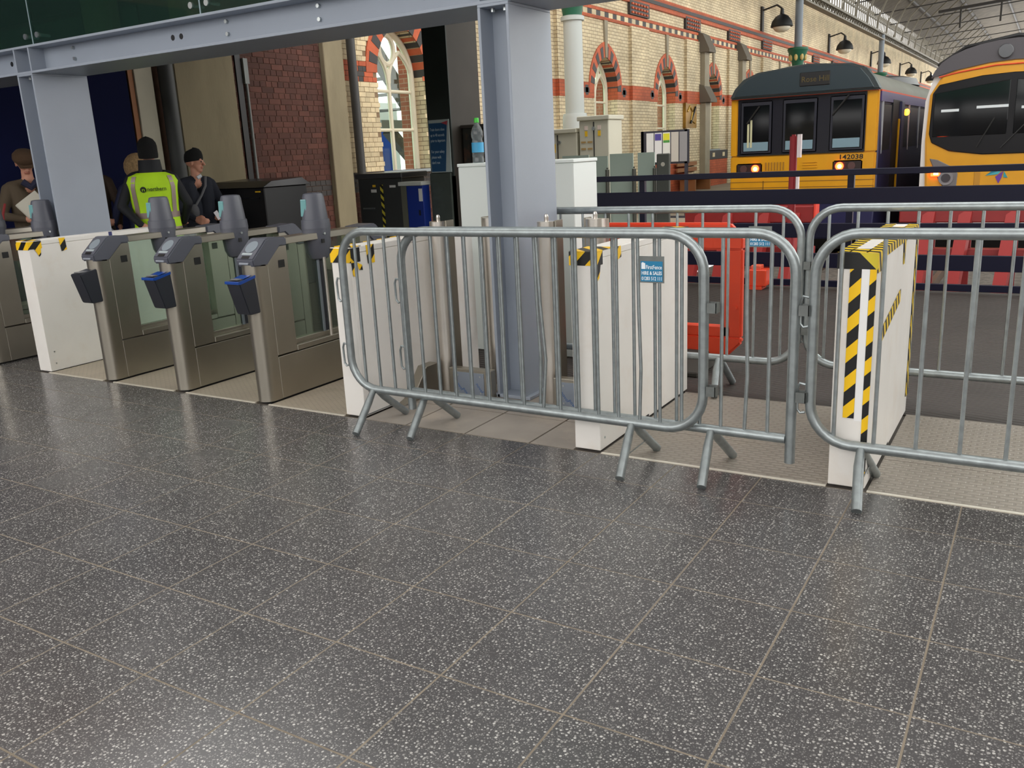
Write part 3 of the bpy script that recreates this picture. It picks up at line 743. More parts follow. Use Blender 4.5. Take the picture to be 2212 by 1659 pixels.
while x < 14:
    MB().box(x, min(x + 3.4, 14), -12, 0.4, 9.0, 9.4).build('ceiling_bay', mat('ceiling_white', (210, 208, 204), 0.8), cc)
    x += 4.2

# ------------------------------------------------------------------ steel portal frame
FY0, FY1, ZB0, ZB1, ft = 1.0, 1.48, 2.245, 2.455, 0.018
t = thing('steel_beam', 'long pale grey steel beam spanning above the gates', 'beam', (-3, 1.24, ZB0))
MB().box(-12, 3.5, FY0, FY1, ZB0, ZB0 + ft).build('bottom_flange', M_STEELPAINT, t, bevel=0.002)
MB().box(-12, 3.5, FY0, FY1, ZB1 - ft, ZB1).build('top_flange', M_STEELPAINT, t, bevel=0.002)
MB().box(-12, 3.5, FY0 + 0.13, FY0 + 0.16, ZB0 + ft, ZB1 - ft).build('web', M_STEELPAINT, t)
for x in (-7.06, -6.86, -2.605, -2.425):
    MB().box(x - 0.008, x + 0.008, FY0 + 0.004, FY0 + 0.13, ZB0 + ft, ZB1 - ft).build('stiffener', M_STEELPAINT, t)
for x in (-6.45, -4.72, -3.88):
    for z in (2.405, 2.325):
        MB().disc((x, FY0 + 0.13, z), (0, -1, 0), 0.014, 0.018, 6).build('bolt', M_BOLT, t)
for x in (-7.32, -5.29, -5.2, -3.06):
    MB().disc((x, FY0 + 0.131, 2.36), (0, -1, 0), 0.02, 0.002, 16).build('bolt_hole', M_BLACK, t)
def steel_column(x0, x1, label):
    t = thing('steel_column', label, 'column', ((x0 + x1) / 2, 1.24, 0), group='portal columns')
    for a, b in ((x0, x0 + ft), (x1 - ft, x1)):
        MB().box(a, b, FY0, FY1, 0.0, ZB0 - 0.015).build('flange', M_STEELPAINT, t, bevel=0.002)
    MB().box(x0 + ft, x1 - ft, FY0 + 0.13, FY0 + 0.16, 0.0, ZB0 - 0.015).build('web', M_STEELPAINT, t)
    MB().box(x0, x1, FY0, FY1, ZB0 - 0.015, ZB0).build('cap_plate', M_STEELPAINT, t, bevel=0.002)
    MB().box(x0 - 0.03, x1 + 0.03, FY0 - 0.0, FY1 + 0.03, 0.0, 0.02).build('base_plate', M_STEELPAINT, t, bevel=0.002)
    for x in (x0 + 0.06, x1 - 0.06):
        MB().disc((x, FY0 + 0.07, ZB0 - 0.035), (0, 0, 1), 0.012, 0.02, 6).build('bolt', M_BOLT, t)
steel_column(-7.065, -6.855, 'pale grey steel column beside the hi-vis worker')
steel_column(-2.615, -2.415, 'pale grey steel column behind the barriers')
t = thing('glass_balustrade', 'green tinted glass balustrade bolted above the steel beam', 'balustrade', (-4, 1.1, ZB1))
for x0, x1 in ((-9.8, -8.95), (-8.93, -6.945), (-6.925, -4.955), (-4.935, -2.95), (-2.93, -0.95)):
    MB().box(x0, x1, 1.105, 1.12, ZB1, 3.55).build('pane', M_GLASSG, t)
    MB().box(x1 + 0.004, x1 + 0.016, 1.106, 1.119, ZB1, 3.55).build('pane_joint', mat('joint_seal', (140, 156, 164), 0.4), t)
    for x in (x0 + 0.07, x1 - 0.07):
        MB().disc((x, 1.105, ZB1 + 0.085), (0, -1, 0), 0.022, 0.012, 14).build('fixing', M_BOLT, t)
        MB().disc((x, 1.12, ZB1 + 0.085), (0, 1, 0), 0.012, 0.09, 10).build('standoff', M_BOLT, t)

M_OLIVE = mat('olive_post', (128, 120, 88), 0.7, var=0.15, vs=3); M_DULLGREEN = mat('dull_green_panel', (62, 78, 72), 0.6, var=0.3, vs=3)
for x0, x1, m, nm in ((-6.82, -6.45, M_OLIVE, 'olive painted post behind the balustrade near the steel column'), (-5.75, -5.5, M_OLIVE, 'slim olive post behind the middle of the balustrade')):
    tag(MB().box(x0, x1, 1.50, 1.585, ZB1, 4.0).build('fascia_post', m, None, bevel=0.004), nm, 'post')
t = thing('walkway_panelling', 'dull green panelling along the walkway behind the balustrade', 'panelling', (-6, 1.59, ZB1 + 0.05))  # green panels added to mimic what shows in the balustrade glass
for i in range(9):
    MB().box(-9.8 + i * 0.72, -9.11 + i * 0.72, 1.588, 1.598, ZB1 + 0.05, 2.74).build('lower_panel', M_DULLGREEN, t)
    MB().box(-9.8 + i * 0.72, -9.11 + i * 0.72, 1.588, 1.598, 2.78, 3.6).build('upper_panel', mat('deep_green_panel', (34, 46, 44), 0.35, var=0.3, vs=2), t)
# ------------------------------------------------------------------ ticket gates
def mirror_y(poly): return [(1.91 - y, z) for y, z in reversed(poly)]
HEAD = [(0.312, 0.905), (0.318, 0.862), (0.424, 0.856), (0.544, 0.962), (0.608, 0.960), (0.606, 1.012), (0.46, 1.020), (0.435, 1.016)]
M_FILM = mat('blue_film', (30, 70, 150), 0.2); M_SLOTW = mat('slot_silver', (170, 176, 186), 0.3, 0.3)
M_FLAP = mat('flap_edge', (112, 120, 128), 0.4)
M_GGLASS = glass_mat('gate_glass', (220, 232, 224), opac=0.10, oc=(140, 146, 134))
def ticket_gate(x, label, film, full=True):
    t = thing('ticket_gate', label, 'ticket gate', (x, 0.955, 0), group='ticket gates in the gate line')
    hw = 0.066
    arc = [(x + hw * math.cos(a), 0.378 + hw * math.sin(a)) for a in [math.pi + math.pi * i / 12 for i in range(13)]]
    for m in (0, 1):
        P = arc + [(x + hw, 0.431), (x - hw, 0.431)]
        if m: P = [(a, 1.91 - b) for a, b in reversed(P)]
        MB().prism(P, 'z', 0.012, 0.87).build('rounded_post', M_STAIN, t, smooth=True)
        side = [(0.434, 0.29), (0.604, 0.29), (0.604, 0.962), (0.544, 0.962), (0.434, 0.862)]
        if m: side = mirror_y(side)
        p = MB().prism(side, 'x', x - hw, x + hw).build('end_panel', M_STAIN, t, bevel=0.002)
        y0 = 0.522 if not m else 1.91 - 0.574
        MB().box(x + hw, x + hw + 0.003, y0, y0 + 0.052, 0.83, 0.877).build('sensor_window', M_BLACK, p, bevel=0.0014)
        MB().box(x - hw - 0.003, x - hw, y0, y0 + 0.052, 0.83, 0.877).build('sensor_window', M_BLACK, p, bevel=0.0014)
        hp = HEAD if not m else mirror_y(HEAD)
        h = MB().prism(hp, 'x', x - 0.074, x + 0.074).build('head', M_GREYPL, t, bevel=0.008, seg=2, smooth=True)
        # reader pad and ticket slot on the sloping face
        s = 1 if not m else -1
        def Y(y): return y if not m else 1.91 - y
        d = Vector((0, s * (0.435 - 0.312), 1.016 - 0.905)).normalized(); nrm = Vector((0, -d.z * s, abs(d.y)))
        def on(u, w=0.0): return Vector((x, Y(0.312), 0.905)) + d * u + nrm * w
        MB().disc(on(0.10, -0.004), nrm, 0.046, 0.007, 24).build('reader_pad', mat('pad_grey', (128, 138, 146), 0.45), h, smooth=True)
        for (u0, u1, w0, w1, mm, nm) in ((0.036, 0.052, -0.045, 0.04, M_LENSW, 'light_strip'), (0.008, 0.028, -0.03, 0.032, M_BLACK, 'ticket_slot')):
            a, b = on(u0, 0.002), on(u1, 0.002)
            q = [a + Vector((w0, 0, 0)), a + Vector((w1, 0, 0)), b + Vector((w1, 0, 0)), b + Vector((w0, 0, 0))]
            q2 = [p + nrm * -0.006 for p in q]
            MB().add(q + q2, [(0, 1, 2, 3), (7, 6, 5, 4), (0, 4, 5, 1), (1, 5, 6, 2), (2, 6, 7, 3), (3, 7, 4, 0)]).build(nm, mm, h)
        ya, yb = (0.304, 0.316) if not m else (1.594, 1.606)
        MB().box(x - 0.04, x + 0.036, ya, yb, 0.874, 0.886).build('slot_lip', M_SLOTW, h, bevel=0.002)
    MB().box(x - hw, x + hw, 0.434, 1.476, 0.012, 0.280).build('plinth', M_STAIN, t, bevel=0.002)
    MB().box(x - hw + 0.01, x + hw - 0.01, 0.34, 1.57, 0.0, 0.012).build('kick_strip', M_BLACK, t)  # black fill painting the shade in the gap under the gate
    MB().box(x - hw, x + hw, 0.607, 1.303, 0.286, 0.322).build('ledge', M_STAIN, t, bevel=0.003)
    MB().box(x - 0.022, x + 0.022, 0.607, 1.303, 0.322, 0.352).build('glass_channel', M_STAIN, t, bevel=0.002)
    MB().box(x - 0.006, x + 0.006, 0.607, 1.303, 0.352, 0.966).build('glass_panel', M_GGLASS, t)
    MB().box(x - hw + 0.004, x + hw - 0.004, 0.607, 1.303, 0.966, 1.008).build('top_rail', M_STAIN, t, bevel=0.003)
    # beacon mast
    c = (x, 0.955, 0)
    b = MB().lathe([(0.03, 0.822), (0.07, 0.838), (0.092, 0.88), (0.1, 0.95), (0.106, 1.03), (0.106, 1.034)], c, 16, 0.78, 1).build('mast_pod', M_GREYPL, t, smooth=True)
    MB().lathe([(0.108, 1.034), (0.103, 1.088), (0.1, 1.09)], c, 16, 0.78, 1).build('mast_collar', M_GREYPL, t, smooth=True)
    MB().lathe([(0.095, 1.09), (0.078, 1.235), (0.07, 1.255), (0.05, 1.26)], c, 16, 0.78, 1).build('mast_cap', M_GREYPL, t, smooth=True)
    MB().prism([(x - 0.044, 1.112), (x + 0.012, 1.112), (x + 0.010, 1.222), (x - 0.036, 1.222)], 'y', 0.869, 0.95).build('beacon_lens', M_LENS, t, bevel=0.004)
    MB().disc((x + 0.075, 0.94, 1.0), (1, 0, 0), 0.008, 0.012, 10).build('key_lock', M_BOLT, b)
    MB().box(x + 0.078, x + 0.084, 0.91, 0.935, 0.94, 0.966).build('sensor_window', M_BLACK, b)
    MB().box(x - 0.02, x + 0.02, 0.925, 0.985, 0.352, 0.83).build('leaf_post', M_DARKPL, t)
    MB().box(x + 0.024, x + 0.03, 0.9, 0.92, 0.352, 0.83).build('leaf_edge', M_FLAP, t)
    MB().tube([(x + 0.05, 0.945, 0.322), (x + 0.05, 0.945, 0.845)], 0.012, n=10).build('guard_tube', M_STAINB, t, smooth=True)
    if full:
        prof = [(0.20, 0.785), (0.33, 0.81), (0.345, 0.58), (0.262, 0.578), (0.255, 0.585)]
        bn = MB().prism(prof, 'x', x - 0.056, x + 0.058).build('ticket_bin', M_DARKPL, t, bevel=0.006, seg=2, smooth=True)
        MB().box(x - 0.03, x + 0.03, 0.215, 0.3, 0.794, 0.8).xf(Matrix.Identity(4)).build('bin_slot', mat('bin_slot_grey', (120, 120, 122), 0.4), bn)
        if film:
            mb = MB()
            mb.prism([(0.196, 0.775), (0.205, 0.770), (0.33, 0.795), (0.33, 0.812), (0.2, 0.788)], 'x', x + 0.0585, x + 0.0605)
            mb.prism([(0.194, 0.772), (0.199, 0.772), (0.199, 0.789), (0.194, 0.786)], 'x', x - 0.058, x + 0.06)
            mb.prism([(0.25, 0.797), (0.31, 0.81), (0.31, 0.813), (0.25, 0.80)], 'x', x - 0.04, x + 0.045)
            mb.build('protective_film', M_FILM, bn)
    return t
ticket_gate(-3.935, 'ticket gate with blue film on its bin, next to the crowd barriers', True)
ticket_gate(-4.71, 'middle ticket gate with blue film on its bin', True)
ticket_gate(-5.485, 'ticket gate whose bin has no film, beside the white boxing', False)
ticket_gate(-6.985, 'ticket gate beyond the white boxing at the steel column', False, False)
ticket_gate(-7.76, 'ticket gate at the far side of the steel column', False, False)

# ------------------------------------------------------------------ white boxings with hazard tape
def boxing(x0, x1, y1, h, label):
    y0 = 0.335
    t = thing('boxed_barrier', label, 'boxing', ((x0 + x1) / 2, y0, 0), group='white boxed-in gate bases')
    MB().box(x0, x1, y0, y1, 0.003, h - 0.035).build('board_body', M_WHITE, t, bevel=0.003)
    MB().box(x0 - 0.002, x1 + 0.002, y0 - 0.002, y1 + 0.002, h - 0.034, h).build('board_lid', M_WHITE, t, bevel=0.003)
    MB().box(x1 + 0.0005, x1 + 0.0015, y0 + 0.45, y0 + 0.62, 0.0, 0.02).build('foot_gap', M_BLACK, t)
    for z in (0.06, 0.15):
        MB().disc((x1, y0 + 0.05, z), (1, 0, 0), 0.006, 0.003, 10).build('screw', M_BOLT, t)
    return t, y0
def tape_front(t, x0, x1, y0, z0, z1, m=None):
    MB().box(x0 - 0.003, x1 + 0.003, y0 - 0.004, y0 - 0.0025, z0, z1).build('hazard_tape', m or M_HAZ, t)
def tape_side(t, x1, ya, yb, z0, z1, m=None):
    MB().box(x1 + 0.0025, x1 + 0.004, ya, yb, z0, z1).build('hazard_tape', m or M_HAZ, t)
def tape_top(t, x0, x1, ya, yb, h, m=None):
    MB().box(x0 - 0.003, x1 + 0.003, ya, yb, h + 0.0005, h + 0.002).build('hazard_tape', m or M_HAZ, t)
def torn(t, x1, poly, m=None):
    MB().prism(poly, 'x', x1 + 0.0026, x1 + 0.0042).build('hazard_tape', m or M_HAZ, t)
t, y0 = boxing(-6.36, -6.212, 1.56, 0.99, 'white boxing between two ticket gates by the steel column')
tape_front(t, -6.36, -6.212, y0, 0.925, 0.985); tape_side(t, -6.212, y0 - 0.003, y0 + 0.10, 0.93, 0.985)
torn(t, -6.212, [(y0 + 0.04, 0.93), (y0 + 0.09, 0.93), (y0 + 0.085, 0.885), (y0 + 0.07, 0.87)]); torn(t, -6.212, [(y0 + 0.24, 0.99), (y0 + 0.29, 0.99), (y0 + 0.295, 0.90), (y0 + 0.25, 0.89)])
tape_top(t, -6.36, -6.212, y0, y0 + 0.1, 0.99)
MB().box(-6.2105, -6.2085, 1.0, 1.03, 0.955, 0.995).build('blue_tag', mat('tag_blue', (40, 46, 110), 0.4), t)
t, y0 = boxing(-3.255, -3.11, 1.56, 0.985, 'taped white boxing at the end of the barrier beside the gates')
tape_front(t, -3.255, -3.11, y0, 0.90, 0.98); tape_side(t, -3.11, y0 - 0.003, y0 + 0.075, 0.90, 0.98, striped('tape_black', (20, 20, 20), (236, 190, 28), (0, 1, 1), 0.3, 0.4, 0.2))
torn(t, -3.11, [(y0 - 0.003, 0.90), (y0 + 0.02, 0.90), (y0 + 0.018, 0.82), (y0 + 0.005, 0.83)]); torn(t, -3.11, [(y0 + 0.04, 0.90), (y0 + 0.085, 0.88), (y0 + 0.09, 0.85), (y0 + 0.06, 0.855)]); torn(t, -3.11, [(y0 + 0.13, 0.985), (y0 + 0.2, 0.985), (y0 + 0.2, 0.88), (y0 + 0.14, 0.88)])
tape_top(t, -3.255, -3.11, y0, y0 + 0.09, 0.985); tape_top(t, -3.255, -3.24, y0 + 0.1, 1.5, 0.985)
MB().box(-3.2575, -3.256, y0 + 0.01, y0 + 0.07, 0.42, 0.9).build('hazard_tape', M_HAZ, t)
t, y0 = boxing(-1.742, -1.602, 1.57, 0.985, 'white boxing behind the overlapping crowd barriers')
tape_front(t, -1.742, -1.602, y0, 0.92, 0.985); tape_side(t, -1.602, y0 - 0.003, y0 + 0.06, 0.92, 0.985)
torn(t, -1.602, [(y0 - 0.003, 0.92), (y0 + 0.035, 0.92), (y0 + 0.02, 0.86), (y0 + 0.004, 0.85)]); torn(t, -1.602, [(y0 + 0.2, 0.985), (y0 + 0.27, 0.985), (y0 + 0.275, 0.93), (y0 + 0.21, 0.915)])
tape_top(t, -1.742, -1.602, y0, y0 + 0.2, 0.985); tape_top(t, -1.742, -1.602, 1.4, 1.57, 0.985); tape_side(t, -1.602, 1.45, 1.57, 0.95, 0.985)
t, y0 = boxing(-0.522, -0.372, 1.57, 1.0, 'white boxing heavily wrapped in hazard tape')
tape_front(t, -0.522, -0.372, y0, 0.935, 1.0, striped('tape_black_wide', (20, 20, 20), (222, 200, 50), (1, 0, 1), 0.28, 0.45, 0.36))
MB().box(-0.474, -0.430, y0 - 0.004, y0 - 0.0025, 0.31, 0.935).build('hazard_tape', M_HAZ, t)
MB().box(-0.398, -0.373, y0 - 0.004, y0 - 0.0025, 0.06, 0.935).build('hazard_tape', M_HAZ, t)
MB().box(-0.429, -0.399, y0 - 0.0035, y0 - 0.0022, 0.30, 0.935).build('white_tape', mat('white_tape', (245, 244, 242), 0.4), t)
tape_top(t, -0.522, -0.48, y0, 1.57, 1.0, M_HAZ2); tape_top(t, -0.414, -0.372, y0, 1.57, 1.0, M_HAZ2); tape_top(t, -0.48, -0.414, y0, y0 + 0.12, 1.0, M_HAZ2); tape_top(t, -0.48, -0.414, 1.3, 1.4, 1.0, M_HAZ2)
tape_side(t, -0.372, y0 - 0.003, 1.57, 0.965, 1.0, M_HAZ2); tape_side(t, -0.372, y0 - 0.003, y0 + 0.14, 0.92, 0.966, M_HAZ2)
torn(t, -0.372, [(y0 + 0.10, 0.93), (y0 + 0.15, 0.93), (y0 + 0.13, 0.74), (y0 + 0.115, 0.73)]); torn(t, -0.372, [(y0 + 0.2, 0.60), (y0 + 0.7, 0.69), (y0 + 0.7, 0.75), (y0 + 0.2, 0.66)], M_HAZ2)
torn(t, -0.372, [(1.5, 0.1), (1.57, 0.1), (1.572, 1.0), (1.52, 1.0)], M_HAZ2)
torn(t, -0.372, [(1.05, 0.97), (1.12, 0.97), (1.1, 0.86), (1.07, 0.86)], M_HAZ2)

# ------------------------------------------------------------------ galvanised crowd barriers
M_SIGN = mat('sign_blue', (28, 124, 168), 0.45); M_SIGNW = mat('sign_white', (240, 246, 250), 0.5)
def crowd_barrier(label, x0, x1, ya, yb, n, legs, square_right=False, square_left=False, sign=None, bent=(), hooks=True, wire=True, spread=0.225):
    """rail loop from x0 to x1, leaning in plan from y=ya at x0 to y=yb at x1"""
    L = x1 - x0; R = 0.17; zb, zt = 0.205, 1.082
    def Yx(x): return ya + (yb - ya) * (x - x0) / L
    def P(x, z): return (x, Yx(x), z)
    t = thing('crowd_barrier', label, 'barrier', ((x0 + x1) / 2, (ya + yb) / 2, 0), group='galvanised crowd barriers')
    def corner(cx, cz, a0):
        return [P(cx + R * math.cos(a0 + i * math.pi / 16), cz + R * math.sin(a0 + i * math.pi / 16)) for i in range(9)]
    path = []
    tl = corner(x0 + R, zt - R, math.pi / 2); tr = corner(x1 - R, zt - R, 0); bl = corner(x0 + R, zb + R, math.pi); br = corner(x1 - R, zb + R, 3 * math.pi / 2)
    if not square_left and not square_right:
        MB().tube(tr + tl + bl + br, 0.0225, n=12, closed=True).build('rail_loop', M_GALV, t, smooth=True)
    else:
        path = [P(x1, 0.10)] + tr + tl
        path += bl if not square_left else [P(x0, 0.10)]
        if not square_left: path += [P(x1 - 0.02, zb)]
        MB().tube(path, 0.0225, n=12).build('rail_loop', M_GALV, t, smooth=True)
        if square_left: MB().tube([P(x0, zb), P(x1 - 0.02, zb)], 0.0215, n=12).build('bottom_rail', M_GALV, t, smooth=True)
    for i in range(n):
        x = x0 + 0.10 + (L - 0.2) * i / (n - 1)
        z0, z1 = zb, zt
        if x - x0 < R: d = R - (x - x0); z1 = zt - R + math.sqrt(R * R - d * d); z0 = zb + R - math.sqrt(R * R - d * d) if not square_left else zb
        if x1 - x < R: d = R - (x1 - x); z1 = zt - R + math.sqrt(R * R - d * d); z0 = zb + R - math.sqrt(R * R - d * d) if not square_right else zb
        b = 0.0
        for bi, amt in bent:
            if bi == i: b = amt
        MB().tube([P(x, z1), P(x + b * 0.35, zb + 0.62 * (zt - zb)), P(x + b, zb + 0.3 * (zt - zb)), P(x + b * 0.2, z0)], 0.0085, n=8).build('bar', M_GALV, t, smooth=True)
    for xl in legs:
        y = Yx(xl)
        for s in (-1, 1):
            MB().tube([(xl, y + s * 0.015, zb - 0.005), (xl + 0.005, y + s * 0.07, zb - 0.06), (xl + 0.03, y + s * spread, 0.012)], [0.017, 0.021, 0.021], n=12).build('foot', M_GALV, t, smooth=True)
        if wire: MB().tube([(xl + 0.018, y - spread * 0.62, 0.085), (xl + 0.018, y + spread * 0.62, 0.085)], 0.003, n=6).build('brace_wire', M_GALVD, t)
    if hooks:
        for z in (0.77, 0.40):
            MB().tube([P(x0 - 0.02, z + 0.05), P(x0 - 0.045, z + 0.055), P(x0 - 0.055, z + 0.03), P(x0 - 0.053, z - 0.06), P(x0 - 0.04, z - 0.075), P(x0 - 0.02, z - 0.07)], 0.006, n=8).build('hook', M_GALV, t, smooth=True)
            MB().box(x1 + 0.02, x1 + 0.062, Yx(x1) - 0.022, Yx(x1) - 0.017, z - 0.022, z + 0.022).box(x1 + 0.02, x1 + 0.062, Yx(x1) + 0.017, Yx(x1) + 0.022, z - 0.022, z + 0.022).box(x1 + 0.058, x1 + 0.063, Yx(x1) - 0.022, Yx(x1) + 0.022, z - 0.022, z + 0.022).build('loop_bracket', M_GALVD, t)
    if sign:
        xa, xb = sign; xm = (xa + xb) / 2; y = Yx(xm) - 0.012; z0, z1 = 0.868, 0.985
        pl = MB().box(xa, xb, y - 0.001, y + 0.001, z0, z1).build('sign_plate', M_GALVD, t)
        w = xb - xa - 0.014
        MB().box(xa + 0.007, xb - 0.007, y - 0.0022, y - 0.001, z0 + 0.006, z1 - 0.022).build('blue_label', M_SIGN, pl)
        X, Z = (1, 0, 0), (0, 0, 1); yy = y - 0.003
        MB().prism([(xa + 0.011, z1 - 0.056), (xa + 0.029, z1 - 0.056), (xa + 0.029, z1 - 0.031), (xa + 0.016, z1 - 0.026), (xa + 0.011, z1 - 0.03)], 'y', yy - 0.0006, yy).build('fence_logo', M_SIGNW, pl)
        text('FirstFence', 0.025, M_SIGNW, pl, (xa + 0.031, yy, z1 - 0.056), X, Z, depth=0.0003, width=w - 0.028, bold=0.0003)
        text('HIRE & SALES', 0.022, M_SIGNW, pl, (xa + 0.011, yy, z1 - 0.081), X, Z, depth=0.0003, width=w - 0.008, bold=0.0004)
        text('01283 512 111', 0.022, M_SIGNW, pl, (xa + 0.011, yy, z1 - 0.105), X, Z, depth=0.0003, width=w - 0.008, bold=0.0003)
    return t
crowd_barrier('front crowd barrier with blue hire sign, overlapping a second barrier', -3.115, -1.045, 0.268, 0.228, 19, (-2.96, -1.385), sign=(-1.338, -1.222), bent=((11, 0.03), (16, 0.012)))
crowd_barrier('crowd barrier mostly hidden behind the one with the blue sign', -2.745, -0.672, 0.318, 0.272, 19, (-2.63, -1.02), square_right=True, square_left=True, bent=((15, 0.02), (17, 0.012), (7, 0.015)), wire=False)
crowd_barrier('crowd barrier in front of the tape-wrapped boxing', -0.598, 1.50, 0.285, 0.265, 13, (-0.385, 1.2))
crowd_barrier('rear crowd barrier with half-hidden blue sign, before the orange barrier', -3.02, -0.965, 1.60, 1.62, 13, (-2.7, -1.42), sign=(-1.255, -1.125), spread=0.18, wire=False)
crowd_barrier('rear crowd barrier in front of the navy fence, past the taped boxing', -0.925, 1.20, 1.64, 1.62, 14, (-0.45, 0.95), spread=0.18, wire=False)

# ------------------------------------------------------------------ orange plastic barrier
t = thing('plastic_barrier', 'bright orange plastic road barrier behind the crowd barriers', 'barrier', (-2.0, 2.12, 0))
ox1, ox0, oz0, oz1, c = -1.43, -2.56, 0.10, 0.96, 0.09
outer = [(ox0 + c, oz0), (ox1 - c, oz0), (ox1, oz0 + c), (ox1, oz1 - c), (ox1 - c, oz1), (ox0 + c, oz1), (ox0, oz1 - c), (ox0, oz0 + c)]
def frame_bar(x0, x1, z0, z1): return MB().box(x0, x1, 2.09, 2.15, z0, z1)
mb = MB()
mb.prism([(ox0 + c, oz1 - 0.17), (ox0 + c, oz1), (ox1 - c, oz1), (ox1, oz1 - c), (ox1, oz1 - 0.17), (ox1 - c, oz1 - 0.17)], 'y', 2.09, 2.15)
mb.prism([(ox0 + c, oz0), (ox1 - c, oz0), (ox1, oz0 + c), (ox1, oz0 + 0.13), (ox0, oz0 + 0.13), (ox0, oz0 + c)], 'y', 2.09, 2.15)
mb.build('frame_rails', M_ORANGE, t, bevel=0.012, seg=2, smooth=True)
for x in (ox0 + 0.07, -1.86, -1.49):
    w = 0.07 if x not in (-1.86, -2.46) else 0.055
    MB().box(x - w, x + w * 0.85, 2.095, 2.145, oz0 + 0.12, oz1 - 0.16).build('upright', M_ORANGE, t, bevel=0.012, seg=2, smooth=True)
MB().box(-1.86, -1.5, 2.095, 2.145, oz0 + 0.12, oz0 + 0.2).build('cross_rail', M_ORANGE, t, bevel=0.01)
MB().disc((-1.475, 2.09, 0.42), (0, -1, 0), 0.016, 0.008, 14).build('peg', M_ORANGE, t, smooth=True)
for x in (-2.4, -1.75):
    MB().prism([(1.86, 0.0), (2.40, 0.0), (2.40, 0.02), (2.18, 0.13), (2.06, 0.13), (1.86, 0.03)], 'x', x - 0.11, x + 0.11).build('rubber_foot', mat('rubber_grey', (62, 58, 52), 0.8), t, bevel=0.006)

# ------------------------------------------------------------------ stainless posts and low boxes around the column
def gate_post(x, y, label, facing):
    t = thing('gate_post', label, 'post', (x, y, 0), group='stainless wide-aisle posts')
    r = 0.055
    arc = [(x + r * math.cos(a), y + r * math.sin(a)) for a in [math.pi + math.pi * i / 10 for i in range(11)]]
    MB().prism(arc + [(x + r, y + 0.02), (x - r, y + 0.02)], 'z', 0.0, 1.065).build('rounded_shell', M_STAINB, t, smooth=True)
    MB().box(x + facing * 0.062 - 0.006, x + facing * 0.062 + 0.006, y - 0.01, y + 0.07, 0.0, 1.07).build('side_plate', M_STAIN, t, bevel=0.002)
    MB().box(x - r, x + r, y + 0.021, y + 0.075, 0.0, 1.06).build('back_shell', M_STAIN, t, bevel=0.003)
    MB().lathe([(0.012, 1.065), (0.012, 1.085), (0.013, 1.09), (0.009, 1.103), (0.002, 1.106)], (x, y, 0), 12).build('domed_nut', M_STAINB, t, smooth=True)
gate_post(-3.02, 1.06, 'stainless post beside the taped boxing', 1)
gate_post(-2.80, 1.32, 'stainless post just beyond the steel column', -1)
gate_post(-2.255, 1.05, 'stainless post on the open side of the steel column', 1)
gate_post(-2.03, 1.22, 'stainless post between steel column and white boxing', -1)
M_FILMB = mat('blue_print', (40, 96, 160), 0.4); M_STEELB = mat('filmed_steel', (150, 160, 174), 0.35, 0.5)
for x0, x1, lab in ((-2.93, -2.62, 'low filmed steel box left of the steel column'), (-2.19, -1.86, 'low filmed steel box between column and boxing')):
    t = thing('floor_box', lab, 'box', ((x0 + x1) / 2, 0.98, 0))
    MB().box(x0, x1, 0.94, 1.0, 0.0, 0.175).build('case', M_STAIN, t, bevel=0.004)
    p = MB().box(x0 + 0.035, x1 - 0.05, 0.936, 0.94, 0.0, 0.155).build('cover_plate', M_STEELB, t)
    for x in (x0 + 0.07, x1 - 0.075):
        for z in (0.03, 0.135): MB().disc((x, 0.936, z), (0, -1, 0), 0.006, 0.003, 10).build('screw', M_BOLT, p)
    for i, (dx, dz) in enumerate(((0.05, 0.09), (0.10, 0.05), (x1 - x0 - 0.11, 0.085))):
        text('novof', 0.03, M_FILMB, p, (x0 + dx, 0.9355, dz), (0.6, 0, -0.8), (0.8, 0, 0.6), name='film_print', depth=0.0003)
t = MB().prism([(0.62, 0.0), (0.98, 0.0), (0.98, 0.19), (0.86, 0.19), (0.7, 0.02)], 'x', -3.108, -3.04).build('ramp_bracket', M_STAIN, None, bevel=0.003)
tag(t, 'small angled stainless bracket at the foot of the taped boxing', 'bracket')

# ------------------------------------------------------------------ white cabinet with the water bottle
t = thing('white_cabinet', 'tall plain white cabinet behind the steel column', 'cabinet', (-3.0, 2.25, 0))
MB().box(-3.56, -2.61, 2.1, 2.47, 0.0, 1.365).build('body', M_WHITEC, t, bevel=0.006)
MB().box(-3.565, -2.605, 2.095, 2.475, 1.366, 1.39).build('top_panel', M_WHITEC, t, bevel=0.004)
t = thing('water_bottle', 'clear plastic water bottle with green cap on the white cabinet', 'bottle', (-3.44, 2.2, 1.39))
bc = (-3.44, 2.2, 1.39)
MB().lathe([(0.035, 0.0), (0.043, 0.006), (0.043, 0.03), (0.04, 0.04), (0.043, 0.05), (0.043, 0.14), (0.036, 0.165), (0.044, 0.19), (0.043, 0.22), (0.03, 0.255), (0.016, 0.275), (0.014, 0.29)], bc, 20).build('bottle_body', glass_mat('bottle_plastic', (215, 222, 222), rough=0.06, opac=0.10, oc=(225, 230, 232)), t, smooth=True)
MB().lathe([(0.0445, 0.075), (0.0445, 0.145)], bc, 20).build('paper_label', striped('bottle_label', (70, 160, 205), (225, 235, 240), (0, 0, 1), 0.4, 0.5, 0.02), t, smooth=True)
MB().lathe([(0.018, 0.285), (0.018, 0.315), (0.016, 0.318)], bc, 16).build('cap', mat('cap_green', (70, 190, 60), 0.4), t, smooth=True)

